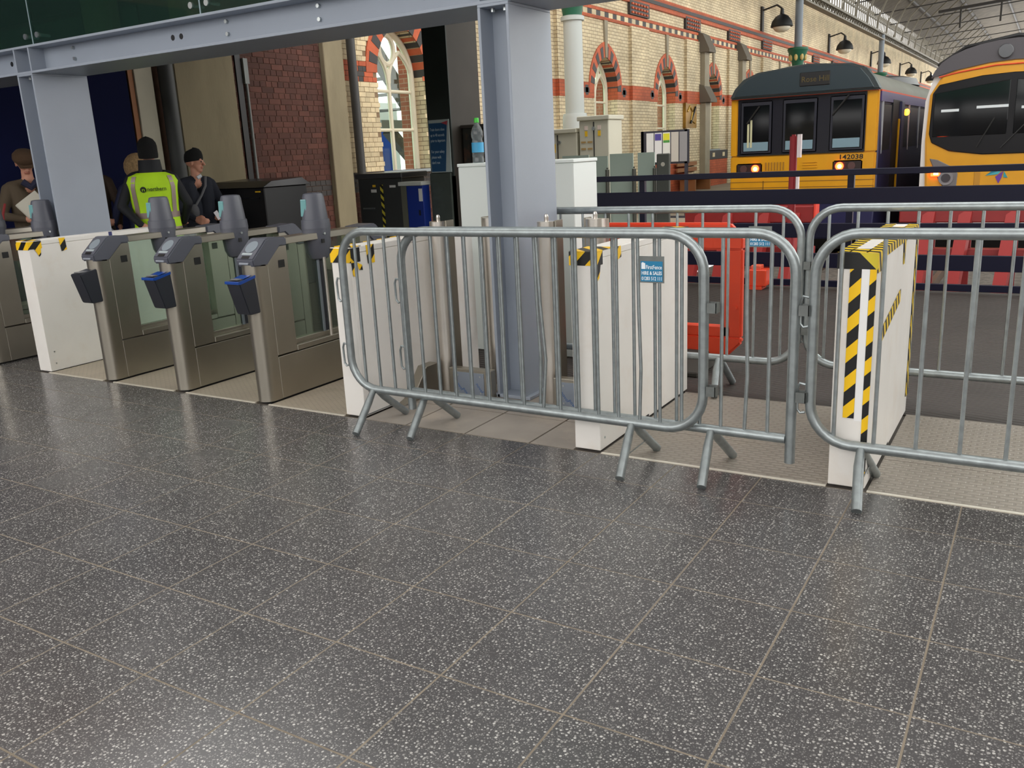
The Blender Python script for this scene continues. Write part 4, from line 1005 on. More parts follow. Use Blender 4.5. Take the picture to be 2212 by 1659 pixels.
# ------------------------------------------------------------------ navy fence
t = thing('platform_fence', 'navy blue rail fence in front of the trains', 'fence', (-1, 5.6, 0))
for z0, z1 in ((1.092, 1.15), (0.828, 0.975), (0.50, 0.643), (0.208, 0.352), (0.02, 0.085)):
    MB().box(-4.1, 4.6, 5.57, 5.60, z0, z1).build('fence_plank', M_NAVY, t, bevel=0.004)
for x in (-3.575, -1.44, 0.695, 2.83):
    MB().box(x - 0.03, x + 0.03, 5.60, 5.66, 0.0, 1.092).build('fence_post', M_NAVY, t, bevel=0.003)
# orange junction box fixed low on the fence
t = thing('orange_box', 'small orange plastic block at the foot of the navy fence', 'block', (-2.25, 5.45, 0))
MB().box(-2.34, -2.16, 5.38, 5.54, 0.03, 0.2).build('block_body', M_ORANGE, t, bevel=0.01)
MB().box(-2.32, -2.22, 5.40, 5.52, 0.2, 0.24).build('block_lid', mat('orange_light', (236, 104, 74), 0.5), t, bevel=0.006)
MB().box(-2.345, -2.2, 5.37, 5.55, 0.0, 0.03).build('block_base', M_ORANGE, t)
tag(MB().box(0.2, 0.36, 5.38, 5.54, 0.0, 0.2).build('orange_block', mat('pink_plastic', (232, 120, 104), 0.5), None, bevel=0.012), 'pale pink plastic block at the fence foot past the taped boxing', 'block')
# ------------------------------------------------------------------ buffer stops and red post
def buffer_stop(xc, y, label, w=1.06):
    t = thing('buffer_stop', label, 'buffer stop', (xc, y, -0.95), group='red buffer stops')
    MB().box(xc - w, xc + w, y, y + 0.22, 0.16, 0.42).build('beam', M_RED, t, bevel=0.015)
    MB().box(xc - w + 0.04, xc + w - 0.04, y + 0.22, y + 0.30, 0.2, 0.46).build('rear_beam', mat('red_dark', (122, 22, 24), 0.6), t, bevel=0.01)
    MB().box(xc - w, xc + w, y + 0.02, y + 0.2, -0.34, -0.22).build('lower_beam', M_RED, t, bevel=0.01)
    for dx in (-0.78, -0.3, 0.3, 0.78):
        MB()._bar((xc + dx, y + 0.05, 0.3), (xc + dx - 0.1, y - 0.35, -0.94), 0.17, 0.12).build('raking_leg', mat('red_light', (150, 40, 38), 0.5), t)
        MB().box(xc + dx - 0.08, xc + dx + 0.08, y + 0.1, y + 0.2, -0.95, 0.2).build('upright', M_RED, t)
    MB().box(xc + w - 0.004, xc + w + 0.03, y - 0.02, y + 0.24, 0.1, 0.46).build('end_plate', mat('red_bright', (214, 60, 46), 0.5), t, bevel=0.006)
    MB().box(xc - w, xc + w, y - 0.4, y + 0.5, -0.95, -0.9).build('base_plate', M_IROND, t)
buffer_stop(-4.0, 11.0, 'red buffer stop in front of the train with black window panel')
buffer_stop(-0.5, 11.0, 'red buffer stop in front of the train with curved windscreen', 1.2)
t = thing('red_post', 'tall dark red marker post with white strips behind the fence', 'post', (-2.42, 7.3, 0))
MB().box(-2.44, -2.36, 7.28, 7.36, 0.0, 1.50).build('post_body', mat('maroon', (128, 24, 30), 0.5), t, bevel=0.02, seg=2)
MB().box(-2.355, -2.31, 7.29, 7.34, 1.24, 1.50).build('reflector', mat('reflector_white', (210, 196, 196), 0.5), t)
MB().box(-2.355, -2.325, 7.29, 7.34, 0.88, 1.05).build('reflector', mat('reflector_white', (210, 196, 196), 0.5), t)

# ------------------------------------------------------------------ trains
M_YEL = mat('train_yellow', (204, 144, 14), 0.35, var=0.05, vs=3)
M_NAVT = mat('train_navy', (34, 34, 72), 0.35); M_PURP = mat('train_purple', (66, 54, 108), 0.35)
M_VIS = mat('visor_grey_green', (44, 52, 54), 0.5); M_TROOF = mat('train_roof_grey', (118, 116, 108), 0.7, var=0.1, vs=1)
M_TGL = mat('train_dark_glass', (10, 11, 14), 0.08, spec=0.35); M_TBLK = mat('train_black_panel', (24, 24, 34), 0.3)
M_TEAL = mat('teal_blind', (112, 138, 150), 0.5); M_REDL = mat('tail_lamp_red', (255, 40, 20), 0.3, emit=(255, 46, 16), estr=7.0)
M_REDC = mat('tail_lamp_core', (255, 180, 60), 0.3, emit=(255, 196, 70), estr=9.0)
M_LAMPO = mat('amber_lamp', (255, 140, 20), 0.3, emit=(255, 130, 20), estr=10.0)
M_GREYL = mat('lamp_grey', (104, 100, 100), 0.3); M_TWH = mat('train_white', (214, 210, 206), 0.4); M_ORL = mat('orange_line', (214, 74, 34), 0.5)
M_DOME = mat('dome_dark_grey', (74, 70, 74), 0.45)
xc, F = -4.05, 14.7
t = thing('railcar_train', 'yellow-fronted train with black three-window panel', 'train', (xc, F, -0.95))
body = [(xc - 1.36, -0.5), (xc + 1.36, -0.5), (xc + 1.41, 0.5), (xc + 1.41, 1.2), (xc + 1.37, 2.25), (xc - 1.37, 2.25), (xc - 1.41, 1.2), (xc - 1.41, 0.5)]
MB().prism(body, 'y', F + 0.12, F + 31).build('body_shell', M_NAVT, t, bevel=0.02)
roofp = [(xc - 1.37, 2.25)] + [(xc - 1.37 * math.cos(a), 2.25 + 0.58 * math.sin(a)) for a in [math.pi * i / 14 for i in range(1, 14)]] + [(xc + 1.37, 2.25)]
MB().prism(roofp, 'y', F + 0.15, F + 31).build('roof', M_TROOF, t, smooth=True)
MB().lathe([(1.1, 0), (1.0, 0.18), (0.7, 0.24)], (xc + 0.1, F + 9, 2.7), 16, 0.8, 1.6).build('roof_pod', M_DOME, t, smooth=True)
fr = MB().box(xc - 1.39, xc + 1.39, F, F + 0.13, 0.30, 1.165).build('front_panel', M_YEL, t, bevel=0.03, seg=2, smooth=True)
for z in (0.52, 0.635): MB().box(xc - 1.385, xc + 1.385, F - 0.004, F + 0.01, z, z + 0.012).build('panel_seam', mat('seam_brown', (120, 82, 14), 0.6), fr)
MB().box(xc - 0.72, xc - 0.70, F - 0.004, F + 0.01, 0.3, 0.66).build('panel_seam', mat('seam_brown', (120, 82, 14), 0.6), fr)
for a, b in ((xc - 1.39, xc - 1.25), (xc + 1.18, xc + 1.39)):
    MB().box(a, b, F + 0.005, F + 0.14, 1.15, 2.27).build('corner_pillar', M_YEL, t, bevel=0.02, seg=2, smooth=True)
wp = MB().box(xc - 1.25, xc + 1.18, F + 0.01, F + 0.13, 1.155, 2.27).build('window_panel', M_TBLK, t, bevel=0.005)
MB().box(xc - 1.25, xc + 1.18, F - 0.02, F + 0.02, 1.16, 1.18).build('panel_ledge', M_BLACK, t)
for x0, x1 in ((-5.19, -4.66), (-4.36, -3.80), (-3.47, -2.94)):
    MB().box(x0 - 0.05, x1 + 0.05, F - 0.012, F + 0.02, 1.19, 2.2).build('window_surround', mat('rubber_black', (26, 27, 40), 0.5), wp, bevel=0.03, seg=2)
    MB().box(x0, x1, F - 0.018, F, 1.23, 2.13).build('cab_window', M_TGL, wp, bevel=0.02, seg=2)
    MB().box(x0 + 0.02, x1 - 0.02, F - 0.0195, F - 0.015, 1.25, 1.42).build('window_blind', M_TEAL, wp)  # pale strip laid on the pane for the interior panel seen through it
MB().box(-5.10, -5.06, F - 0.021, F - 0.016, 1.32, 1.78).build('window_strip', mat('strip_pale', (190, 186, 150), 0.5), wp)
MB().box(-5.04, -5.0, F - 0.021, F - 0.016, 1.32, 1.85).build('window_strip', mat('strip_pale', (190, 186, 150), 0.5), wp)
for a, b in (((-5.1, 1.78), (-4.86, 2.1)), ((-3.47, 1.85), (-3.18, 2.2))):
    MB().tube([(a[0], F - 0.04, a[1]), (b[0], F - 0.04, b[1])], 0.018, n=6).build('wiper', M_BLACK, t)
vis = [(xc - 1.40, 2.26), (xc + 1.42, 2.26), (xc + 1.30, 2.48), (xc + 1.14, 2.68), (xc + 0.9, 2.76), (xc + 0.1, 2.82), (xc - 0.85, 2.73), (xc - 1.13, 2.62), (xc - 1.30, 2.45)]
v = MB().prism(vis, 'y', F - 0.10, F + 0.25).build('visor', M_VIS, t, bevel=0.03, seg=2, smooth=True)
MB().prism([(xc + (x - xc) * 0.93, 2.30 + (z - 2.26) * 0.86) for x, z in vis], 'y', F - 0.115, F - 0.095).build('visor_face', mat('visor_slate', (40, 52, 58), 0.35), v, bevel=0.01)
MB().box(xc - 1.39, xc + 1.39, F - 0.012, F + 0.03, 2.25, 2.268).build('orange_line', M_ORL, t)
ds = MB().box(-4.08, -3.52, F - 0.13, F - 0.11, 2.41, 2.66).build('destination_box', M_BLACK, v, bevel=0.02)
text('Rose Hill', 0.145, mat('led_amber_dim', (70, 60, 24), 0.5, emit=(150, 118, 30), estr=0.03), v, (-4.05, F - 0.134, 2.485), (1, 0, 0), (0, 0, 1), depth=0.001, width=0.5)
for x0, x1, xl in ((-5.31, -4.79, -4.92), (-3.43, -2.89, -3.30)):
    h = MB().box(x0, x1, F - 0.02, F + 0.02, 0.82, 1.01).build('light_cluster', mat('cluster_black', (40, 28, 26), 0.4), t, bevel=0.03, seg=2, smooth=True)
    MB().disc((xl, F - 0.02, 0.905), (0, -1, 0), 0.075, 0.02, 18).build('tail_lamp', M_REDL, h, smooth=True)
    MB().disc((xl + 0.005, F - 0.04, 0.9), (0, -1, 0), 0.04, 0.006, 16).build('lamp_core', M_REDC, h, smooth=True)
    for dx in ((-0.24,) if xl < -4.5 else (0.22,)):
        MB().disc((xl + dx, F - 0.02, 0.905), (0, -1, 0), 0.07, 0.012, 18).build('headlamp', mat('lamp_dull', (84, 58, 56), 0.3), h, smooth=True)
for i in range(7): MB().box(-4.73 + i * 0.058, -4.70 + i * 0.058, F - 0.008, F + 0.01, 0.86, 1.02).build('vent_slot', mat('vent_dark', (150, 104, 10), 0.6), fr, bevel=0.004)
for i in range(3): MB().box(-4.0, -3.72, F - 0.014, F + 0.01, 0.89 + i * 0.05, 0.905 + i * 0.05).build('vent_louvre', M_YEL, fr)
text('142038', 0.125, M_BLACK, fr, (-3.33, F - 0.003, 1.03), (1, 0, 0), (0, 0, 1), depth=0.002, width=0.42, bold=0.002)
sx = xc + 1.40
for y0, y1 in ((15.15, 16.15), (17.75, 18.55), (18.75, 20.2), (20.5, 22.0), (22.3, 23.8), (24.1, 25.6)):
    MB().box(sx - 0.03, sx + 0.012, y0, y1, 1.15, 2.02).build('side_window', M_TGL, t, bevel=0.01)
    MB().box(sx - 0.03, sx + 0.02, y0 - 0.03, y0, 1.1, 2.06).build('window_post', mat('post_silver', (170, 170, 172), 0.4), t)
MB().box(sx - 0.03, sx + 0.013, 16.35, 17.55, -0.1, 2.12).build('open_doorway', M_BLACK, t)
MB().box(sx - 0.02, sx + 0.06, 17.2, 17.62, -0.1, 2.1).build('door_leaf', M_NAVT, t, bevel=0.01)
MB().tube([(sx + 0.05, 16.95, 0.2), (sx + 0.05, 16.95, 1.75)], 0.022, n=8).build('grab_rail', M_YEL, t, smooth=True)
MB().box(sx - 0.03, sx + 0.008, 14.9, 40, 2.06, 2.24).build('cant_rail_band', M_PURP, t)
MB().box(sx - 0.05, sx + 0.006, 14.9, 40, 2.24, 2.27).build('orange_side_line', M_ORL, t)
MB().ball((sx + 0.02, 18.3, 1.9), 0.05, 0.07, 0.07, 10, 6).build('door_lamp', M_LAMPO, t, smooth=True)
MB().box(xc - 1.25, xc + 1.25, F + 1, F + 30, -0.8, -0.5).build('underframe', M_BLACK, t)

xc, F = -0.5, 15.0
t = thing('electric_train', 'yellow and white train with large curved dark windscreen', 'train', (xc, F, -0.95))
def sec(s, top):
    P = [(-1.40, -0.5), (1.40, -0.5), (1.45, 0.5), (1.46, 1.3), (1.44, 2.0), (1.33, 2.38)]
    arcp = [(1.33 * math.cos(a), 2.38 + (top - 2.38) * math.sin(a)) for a in [math.pi * i / 14 for i in range(1, 14)]]
    return [(xc + x * s, z) for x, z in P + arcp + [(-1.33, 2.38), (-1.44, 2.0), (-1.46, 1.3), (-1.45, 0.5)]]
A, B = sec(0.975, 2.9), sec(1.0, 2.98)
mb = MB(); n = len(A)
mb.add([(x, F + 0.02, z) for x, z in A] + [(x, F + 0.35, z) for x, z in B] + [(x, F + 32, z) for x, z in B],
       [tuple(range(n - 1, -1, -1))] + [(i, (i + 1) % n, n + (i + 1) % n, n + i) for i in range(n)] + [(n + i, n + (i + 1) % n, 2 * n + (i + 1) % n, 2 * n + i) for i in range(n)])
mb.build('body_shell', M_TWH, t, smooth=True)
dome = [(xc - 1.33, 2.40), (xc - 0.95, 2.50), (xc - 0.4, 2.59), (xc, 2.61), (xc + 0.4, 2.59), (xc + 0.95, 2.50), (xc + 1.33, 2.40)] + [(xc + 1.30 * math.cos(a), 2.40 + 0.56 * math.sin(a)) for a in [math.pi * i / 14 for i in range(1, 14)]]
MB().prism(dome, 'y', F - 0.06, F + 6).build('roof_dome', M_DOME, t, smooth=True)
MB().tube([(xc - 1.25, F + 0.3, 2.62), (xc - 0.8, F + 0.1, 2.88), (xc, F + 0.05, 3.0), (xc + 0.8, F + 0.1, 2.88)], 0.045, n=8).build('roof_bead', M_BLACK, t, smooth=True)
yel = [(xc - 1.30, 0.25), (xc + 1.30, 0.25), (xc + 1.36, 1.3), (xc + 1.33, 2.1), (xc + 1.15, 2.42), (xc + 0.9, 2.52), (xc + 0.4, 2.6), (xc, 2.62), (xc - 0.4, 2.6), (xc - 0.9, 2.52), (xc - 1.15, 2.42), (xc - 1.33, 2.1), (xc - 1.36, 1.3)]
fy = MB().prism(yel, 'y', F - 0.05, F + 0.08).build('front_panel', M_YEL, t, bevel=0.03, seg=2, smooth=True)
MB().tube([(xc - 1.2, F - 0.05, 2.40), (xc - 0.9, F - 0.055, 2.46), (xc - 0.3, F - 0.06, 2.535), (xc + 0.3, F - 0.06, 2.535), (xc + 0.9, F - 0.055, 2.46)], 0.014, n=6).build('orange_line', M_ORL, t)
scr = [(xc - 1.30, 1.42), (xc - 1.25, 1.26), (xc - 0.95, 1.10), (xc - 0.4, 1.02), (xc + 0.4, 1.02), (xc + 0.95, 1.10), (xc + 1.25, 1.26), (xc + 1.30, 1.42), (xc + 1.28, 2.12), (xc + 1.18, 2.27), (xc + 0.5, 2.38), (xc, 2.40), (xc - 0.5, 2.38), (xc - 1.18, 2.27), (xc - 1.28, 2.12)]
ws = MB().prism(scr, 'y', F - 0.075, F - 0.03).build('windscreen_surround', mat('screen_black', (20, 19, 22), 0.3, spec=0.25), t, bevel=0.012, smooth=True)
for a, b in ((-1.24, -0.05), (0.05, 1.24)):
    P = [(xc + a, 1.36), (xc + b, 1.36), (xc + b, 2.24 if b < 0 else 2.16), (xc + b, 2.30 if b < 0 else 2.14), (xc + a, 2.12 if b < 0 else 2.30)]
    P = [(xc + a, 1.36), (xc + b, 1.36), (xc + b, 2.28 if b < 1 else 2.12), (xc + a, 2.12 if a < -1 else 2.28)]
    MB().prism(P, 'y', F - 0.085, F - 0.07).build('windscreen', M_TGL, ws, bevel=0.006)
for x0, x1, z in ((-1.62, -1.33, 1.79), (-1.05, -0.55, 1.82), (-0.35, 0.15, 1.78)):
    MB().box(x0, x1, F - 0.088, F - 0.084, z, z + 0.045).build('cab_light_strip', mat('strip_light', (205, 212, 214), 0.5), ws)
for pts in (((-1.0, 1.15), (-0.75, 1.65)), ((-0.62, 1.12), (-0.2, 1.6))):
    MB().tube([(pts[0][0], F - 0.1, pts[0][1]), (pts[1][0], F - 0.1, pts[1][1])], 0.012, n=6).build('wiper', M_BLACK, ws)
MB().disc((-0.67, F - 0.06, 2.755), (0, -1, 0), 0.12, 0.05, 20).build('roof_marker_lamp', mat('marker_smoke', (70, 70, 74), 0.15), t, bevel=0.01, smooth=True)
hs = MB().prism([(-1.76, 0.98), (-1.62, 0.95), (-1.34, 0.80), (-1.27, 0.70), (-1.28, 0.46), (-1.50, 0.46), (-1.60, 0.62)], 'y', F - 0.07, F - 0.03).build('lamp_housing', M_GREYL, t, bevel=0.01)
MB().disc((-1.46, F - 0.07, 0.62), (0, -1, 0), 0.125, 0.02, 22).build('headlamp', mat('headlamp_glass', (150, 148, 150), 0.12, 0.4), hs, smooth=True)
MB().disc((-1.46, F - 0.09, 0.62), (0, -1, 0), 0.08, 0.012, 20).build('headlamp_core', mat('headlamp_core', (90, 88, 92), 0.1, 0.5), hs, smooth=True)
MB().box(-1.72, -1.56, F - 0.085, F - 0.06, 0.655, 0.745).build('tail_lamp', M_REDL, hs, bevel=0.015)
MB().box(-1.67, -1.59, F - 0.09, F - 0.08, 0.68, 0.72).build('lamp_core', M_REDC, hs, bevel=0.008)
hs = MB().prism([(xc - (x - xc), z) for x, z in reversed([(-1.76, 0.98), (-1.62, 0.95), (-1.34, 0.80), (-1.27, 0.70), (-1.28, 0.46), (-1.50, 0.46), (-1.60, 0.62)])], 'y', F - 0.07, F - 0.03).build('lamp_housing', M_GREYL, t, bevel=0.01)
lg = thing('train_emblem', 'teal and purple butterfly emblem on the yellow train front', None, (-0.6, F - 0.055, 0.7)); lg.parent = t; lg.location = Vector((-0.6, F - 0.055, 0.7)) - WL[t.name]
for pl, c in (([(-0.82, 0.645), (-0.70, 0.74), (-0.56, 0.74)], (34, 110, 130)), ([(-0.82, 0.645), (-0.62, 0.665), (-0.56, 0.735)], (60, 160, 170)), ([(-0.66, 0.62), (-0.54, 0.72), (-0.56, 0.6), (-0.60, 0.50)], (96, 48, 140)), ([(-0.53, 0.72), (-0.46, 0.60), (-0.53, 0.61)], (40, 140, 150)), ([(-0.56, 0.75), (-0.49, 0.80), (-0.48, 0.72)], (40, 120, 140)), ([(-0.66, 0.77), (-0.57, 0.80), (-0.55, 0.75)], (90, 60, 140))):
    MB().prism(pl, 'y', F - 0.062, F - 0.05).build('emblem_petal', mat('emblem_%d_%d' % (c[0], c[2]), c, 0.5), lg)
MB().box(-1.0, -0.9, F - 0.06, F - 0.05, 0.45, 0.72).build('lifting_eye', mat('dull_gold', (176, 124, 30), 0.5), t, bevel=0.01)
MB().box(xc - 1.2, xc + 1.2, F + 1, F + 30, -0.85, -0.5).build('underframe', M_BLACK, t)

# ------------------------------------------------------------------ background cabinets, screens and signs
M_BEIGE = mat('beige_enamel', (196, 192, 174), 0.5, var=0.03, vs=2); M_YST = mat('yellow_sticker', (232, 186, 40), 0.5)
t = thing('switch_cabinet', 'low beige electrical cabinet with yellow sticker', 'cabinet', (-5.75, 8.2, 0), group='beige electrical cabinets')
MB().box(-6.2, -5.55, 8.0, 8.45, 0.0, 1.68).build('body', M_BEIGE, t, bevel=0.01)
MB().box(-6.23, -5.545, 7.97, 8.48, 1.68, 1.74).build('lid', M_BEIGE, t, bevel=0.008)
MB().box(-5.86, -5.845, 7.992, 8.0, 0.1, 1.66).build('door_joint', M_PIPE, t)
MB().box(-5.93, -5.89, 7.993, 8.0, 1.42, 1.54).build('sticker', M_YST, t)
MB().disc((-5.82, 8.0, 1.56), (0, -1, 0), 0.025, 0.03, 10).build('lock', M_BOLT, t)
t = thing('switch_cabinet', 'taller beige electrical cabinet with two stickers', 'cabinet', (-5.28, 8.2, 0), group='beige electrical cabinets')
MB().box(-5.51, -5.06, 8.0, 8.45, 0.0, 1.83).build('body', M_BEIGE, t, bevel=0.01)
MB().box(-5.53, -5.04, 7.97, 8.48, 1.83, 1.89).build('lid', M_BEIGE, t, bevel=0.008)
MB().box(-5.29, -5.275, 7.992, 8.0, 0.1, 1.81).build('door_joint', M_PIPE, t)
for x in (-5.40, -5.20):
    MB().box(x - 0.02, x + 0.02, 7.993, 8.0, 1.62, 1.69).build('sticker', M_YST, t)
    MB().box(x - 0.025, x + 0.025, 7.993, 8.0, 1.705, 1.76).build('sticker', mat('pale_sticker', (226, 206, 196), 0.5), t)
for i in range(4): MB().box(-5.48 + (i % 2) * 0.1, -5.41 + (i % 2) * 0.1, 7.993, 8.0, 1.44 + (i // 2) * 0.09, 1.465 + (i // 2) * 0.09).build('name_plate', mat('brass_plate', (170, 140, 90), 0.5), t)
MB().disc((-5.28, 8.0, 1.72), (0, -1, 0), 0.025, 0.03, 10).build('lock', M_BOLT, t)
t = thing('glass_screen', 'row of frosted glass panels beyond the navy fence', 'screen', (-4.0, 6.5, 0))
M_SPOST = mat('screen_post', (92, 92, 84), 0.4, 0.3)
for x0, x1 in ((-5.0, -4.64), (-4.36, -4.06), (-4.0, -3.79)):
    MB().box(x0, x1, 6.5, 6.515, 0.12, 1.38).build('pane', M_FROST, t)
MB().box(-4.62, -4.39, 6.5, 6.515, 0.12, 1.36).build('pane', M_FROST, t)
for x in (-4.375, -4.03, -3.77):
    MB().tube([(x, 6.46, 0.0), (x, 6.46, 1.2)], 0.024, n=12).build('post', M_SPOST, t, smooth=True)
    MB().ball((x, 6.46, 1.215), 0.012, n=8, m=6).build('finial', M_SPOST, t)
t = thing('steel_stanchion', 'dark grey flat steel stanchion with three holes', 'stanchion', (-3.655, 6.44, 0))
MB().box(-3.735, -3.575, 6.42, 6.46, 0.0, 1.36).build('plate', mat('stanchion_grey', (74, 76, 70), 0.5), t, bevel=0.01)
for z in (1.24, 1.10, 0.82): MB().disc((-3.655, 6.42, z), (0, -1, 0), 0.024, 0.003, 16).build('hole', mat('hole_light', (190, 184, 170), 0.6), t)
t = thing('notice_stand', 'dark framed timetable stand with five poster panels', 'notice stand', (-6.6, 14, 0))
M_NFR = mat('stand_frame', (52, 52, 62), 0.5)
MB().box(-7.1, -6.08, 14.02, 14.06, 1.08, 1.74).build('back_board', M_NFR, t)
cols = ((222, 222, 220), (226, 226, 226), (228, 228, 222), (196, 190, 180), (150, 148, 150))
for i in range(5):
    x0 = -6.98 + i * 0.178
    p = MB().box(x0, x0 + 0.155, 14.0, 14.02, 1.12, 1.70).build('poster', mat('poster_%d' % i, cols[i], 0.3), t)
    if i in (1, 2):
        MB().box(x0 + 0.01, x0 + 0.145, 13.997, 14.0, 1.55, 1.68).build('poster_header', mat('header_%d' % i, ((84, 74, 150), (222, 216, 60))[i - 1], 0.5), p)
    if i == 2: MB().box(x0 + 0.01, x0 + 0.145, 13.997, 14.0, 1.50, 1.545).build('poster_stripe', mat('green_stripe', (80, 150, 70), 0.5), p)
for x in (-7.08, -6.14): MB().box(x - 0.03, x + 0.03, 14.02, 14.08, 0.0, 1.74).build('leg', M_NFR, t)
MB().box(-7.14, -6.08, 13.94, 14.14, 0.0, 0.03).build('base', M_NFR, t)
t = thing('platform_bench', 'wooden bench against the brick wall beside the first train', 'bench', (-9.5, 24.2, 0))
M_WOOD = mat('bench_wood', (150, 98, 56), 0.6)
for i in range(4): MB().box(-9.8 + i * 0.13, -9.69 + i * 0.13, 23.4, 25.2, 0.43, 0.47).build('seat_slat', M_WOOD, t)
for y in (23.6, 25.0): MB().box(-9.8, -9.3, y - 0.04, y + 0.04, 0.0, 0.43).build('leg', M_WOOD, t)
for i in range(2): MB().box(-9.86, -9.82, 23.4, 25.2, 0.6 + i * 0.18, 0.72 + i * 0.18).build('back_slat', M_WOOD, t)

# dark column with poster, cabinets near the first window
M_DKG = mat('dark_green_steel', (40, 48, 44), 0.6, var=0.12, vs=4); M_DKB = mat('dark_brown_steel', (62, 56, 50), 0.7, var=0.1, vs=3)
t = thing('station_column', 'thick dark painted column with a blue safety poster', 'column', (-6.5, 6.7, 0))
mb = MB(); mb.box(-6.72, -6.36, 6.1, 6.12, 0, 6.5); mb.build('front_face', M_DKG, t)
MB().box(-6.72, -6.36, 6.12, 6.8, 0, 6.5).build('shaft', M_DKB, t)
ps = MB().box(-6.70, -6.385, 6.085, 6.1, 1.25, 1.90).build('safety_poster', mat('poster_pale', (178, 190, 188), 0.5), t)
MB().prism([(-6.69, 1.26), (-6.47, 1.26), (-6.41, 1.86), (-6.69, 1.86)], 'y', 6.08, 6.086).build('poster_field', mat('poster_navy', (18, 72, 112), 0.5), ps)
MB().prism([(-6.50, 1.86), (-6.40, 1.88), (-6.41, 1.83)], 'y', 6.078, 6.086).build('poster_corner', mat('poster_red', (180, 70, 80), 0.5), ps)
M_PT = mat('poster_text', (190, 206, 214), 0.6)
for i, s in enumerate(('Train doors close', 'up to 40 seconds', 'prior to departure', '', 'For your safety', 'please walk', "don't run")):
    if s: text(s, 0.05, M_PT, ps, (-6.675, 6.079, 1.765 - i * 0.068), (1, 0, 0), (0, 0, 1), depth=0.0005, width=min(0.225, 0.0135 * len(s)))
pb = MB().box(-6.715, -6.39, 6.06, 6.1, 0.0, 1.24).build('access_door', mat('worn_green', (58, 66, 60), 0.6, var=0.15, vs=6), t, bevel=0.006)
MB().box(-6.42, -6.36, 6.10, 6.14, 0.3, 1.2).build('hinge_strip', M_BLACK, t)
t = thing('fuse_cabinet', 'rusty dark electrical box fixed beside the dark column', 'cabinet', (-6.1, 6.5, 0))
MB().box(-6.33, -5.98, 6.3, 6.7, 0.0, 1.78).build('body', mat('rusty_green', (36, 38, 32), 0.7, var=0.2, vs=5, dirt=(92, 56, 34), dirts=6, dirta=0.8), t, bevel=0.008)
MB().box(-6.345, -5.95, 6.28, 6.72, 1.78, 1.82).build('lid', M_DKB, t, bevel=0.005)
MB().box(-6.22, -6.20, 6.29, 6.3, 0.2, 1.7).build('door_joint', M_BLACK, t)
t = thing('relay_cabinet', 'charcoal metal cabinet with hazard strip on its door edge', 'cabinet', (-7.5, 6.2, 0))
MB().box(-7.87, -7.13, 6.0, 6.5, 0.0, 1.20).build('body', mat('charcoal', (52, 54, 54), 0.45), t, bevel=0.006)
MB().box(-7.90, -7.10, 5.96, 6.54, 1.20, 1.27).build('lid', mat('charcoal_lid', (62, 62, 64), 0.3), t, bevel=0.01)
MB().box(-7.50, -7.455, 5.993, 6.0, 0.05, 1.12).build('hazard_strip', striped('small_hazard', (206, 190, 60), (18, 18, 18), (1, 0, 1), 0.1, 0.5), t)
MB().box(-7.66, -7.57, 5.994, 6.0, 1.02, 1.06).build('name_label', mat('label_white', (214, 214, 210), 0.5), t)
MB().box(-7.63, -7.58, 5.994, 6.0, 1.09, 1.12).build('warning_sticker', M_YST, t)
MB().box(-7.82, -7.62, 5.985, 6.0, 0.80, 0.82).build('handle', M_BOLT, t)
MB().box(-7.34, -7.24, 5.994, 6.0, 1.08, 1.11).build('maker_label', mat('label_white', (214, 214, 210)), t)
t = thing('blue_cabinet', 'bright blue steel cabinet with pale lid beside the charcoal cabinet', 'cabinet', (-6.9, 6.1, 0))
MB().box(-7.08, -6.99, 5.9, 6.05, 0.0, 1.10).build('side_return', mat('olive_grey', (92, 92, 80), 0.5), t)
MB().box(-6.99, -6.725, 5.9, 6.05, 0.0, 1.10).build('door', mat('cobalt_blue', (14, 44, 128), 0.4), t, bevel=0.006)
MB().box(-7.1, -6.722, 5.87, 6.07, 1.10, 1.15).build('lid', mat('pale_lid', (190, 192, 186), 0.5), t, bevel=0.006)
MB().box(-6.79, -6.735, 5.893, 5.9, 0.9, 1.06).build('notice', mat('label_white', (214, 214, 210)), t)
MB().box(-6.80, -6.78, 5.885, 5.9, 0.72, 0.79).build('lock', M_BLACK, t)
t = thing('black_cabinet', 'large black metal cabinet behind the middle gates', 'cabinet', (-8.0, 4.2, 0))
MB().box(-8.5, -7.58, 4.0, 4.7, 0.0, 1.20).build('body', M_BLACK, t, bevel=0.01)
MB().prism([(3.95, 1.20), (4.75, 1.20), (4.6, 1.29), (4.1, 1.27)], 'x', -8.53, -7.55).build('lid', mat('black_lid', (34, 34, 36), 0.25), t, bevel=0.004)
MB().box(-7.72, -7.64, 3.993, 4.0, 1.145, 1.16).build('maker_badge', M_YST, t)
MB().box(-8.3, -7.66, 3.99, 4.0, 1.07, 1.09).build('door_joint', mat('black_lid', (34, 34, 36)), t)
# ------------------------------------------------------------------ people
M_SKIN = mat('skin', (196, 140, 116), 0.55); M_SKIND = mat('skin_shade', (176, 112, 92), 0.55)  # second skin tone colours the lips
M_JACK = mat('black_jacket', (20, 22, 28), 0.75); M_SWEAT = mat('navy_sweater', (26, 30, 42), 0.85, bump=0.2, bs=120)
M_TROU = mat('dark_trousers', (30, 30, 32), 0.8); M_BROWN = mat('brown_coat', (78, 66, 50), 0.85); M_SHOE = mat('black_shoe', (18, 17, 16), 0.5)
M_BEAN = mat('black_knit', (14, 14, 14), 0.95, bump=0.5, bs=90); M_TWEED = mat('brown_tweed', (74, 54, 36), 0.95, bump=0.4, bs=80)
M_NAVJ = mat('navy_anorak', (24, 30, 62), 0.7); M_FUR = mat('tan_fur', (168, 138, 98), 0.95, var=0.3, vs=40, bump=0.8, bs=60)
M_HAIR = mat('dark_hair', (40, 28, 20), 0.8)

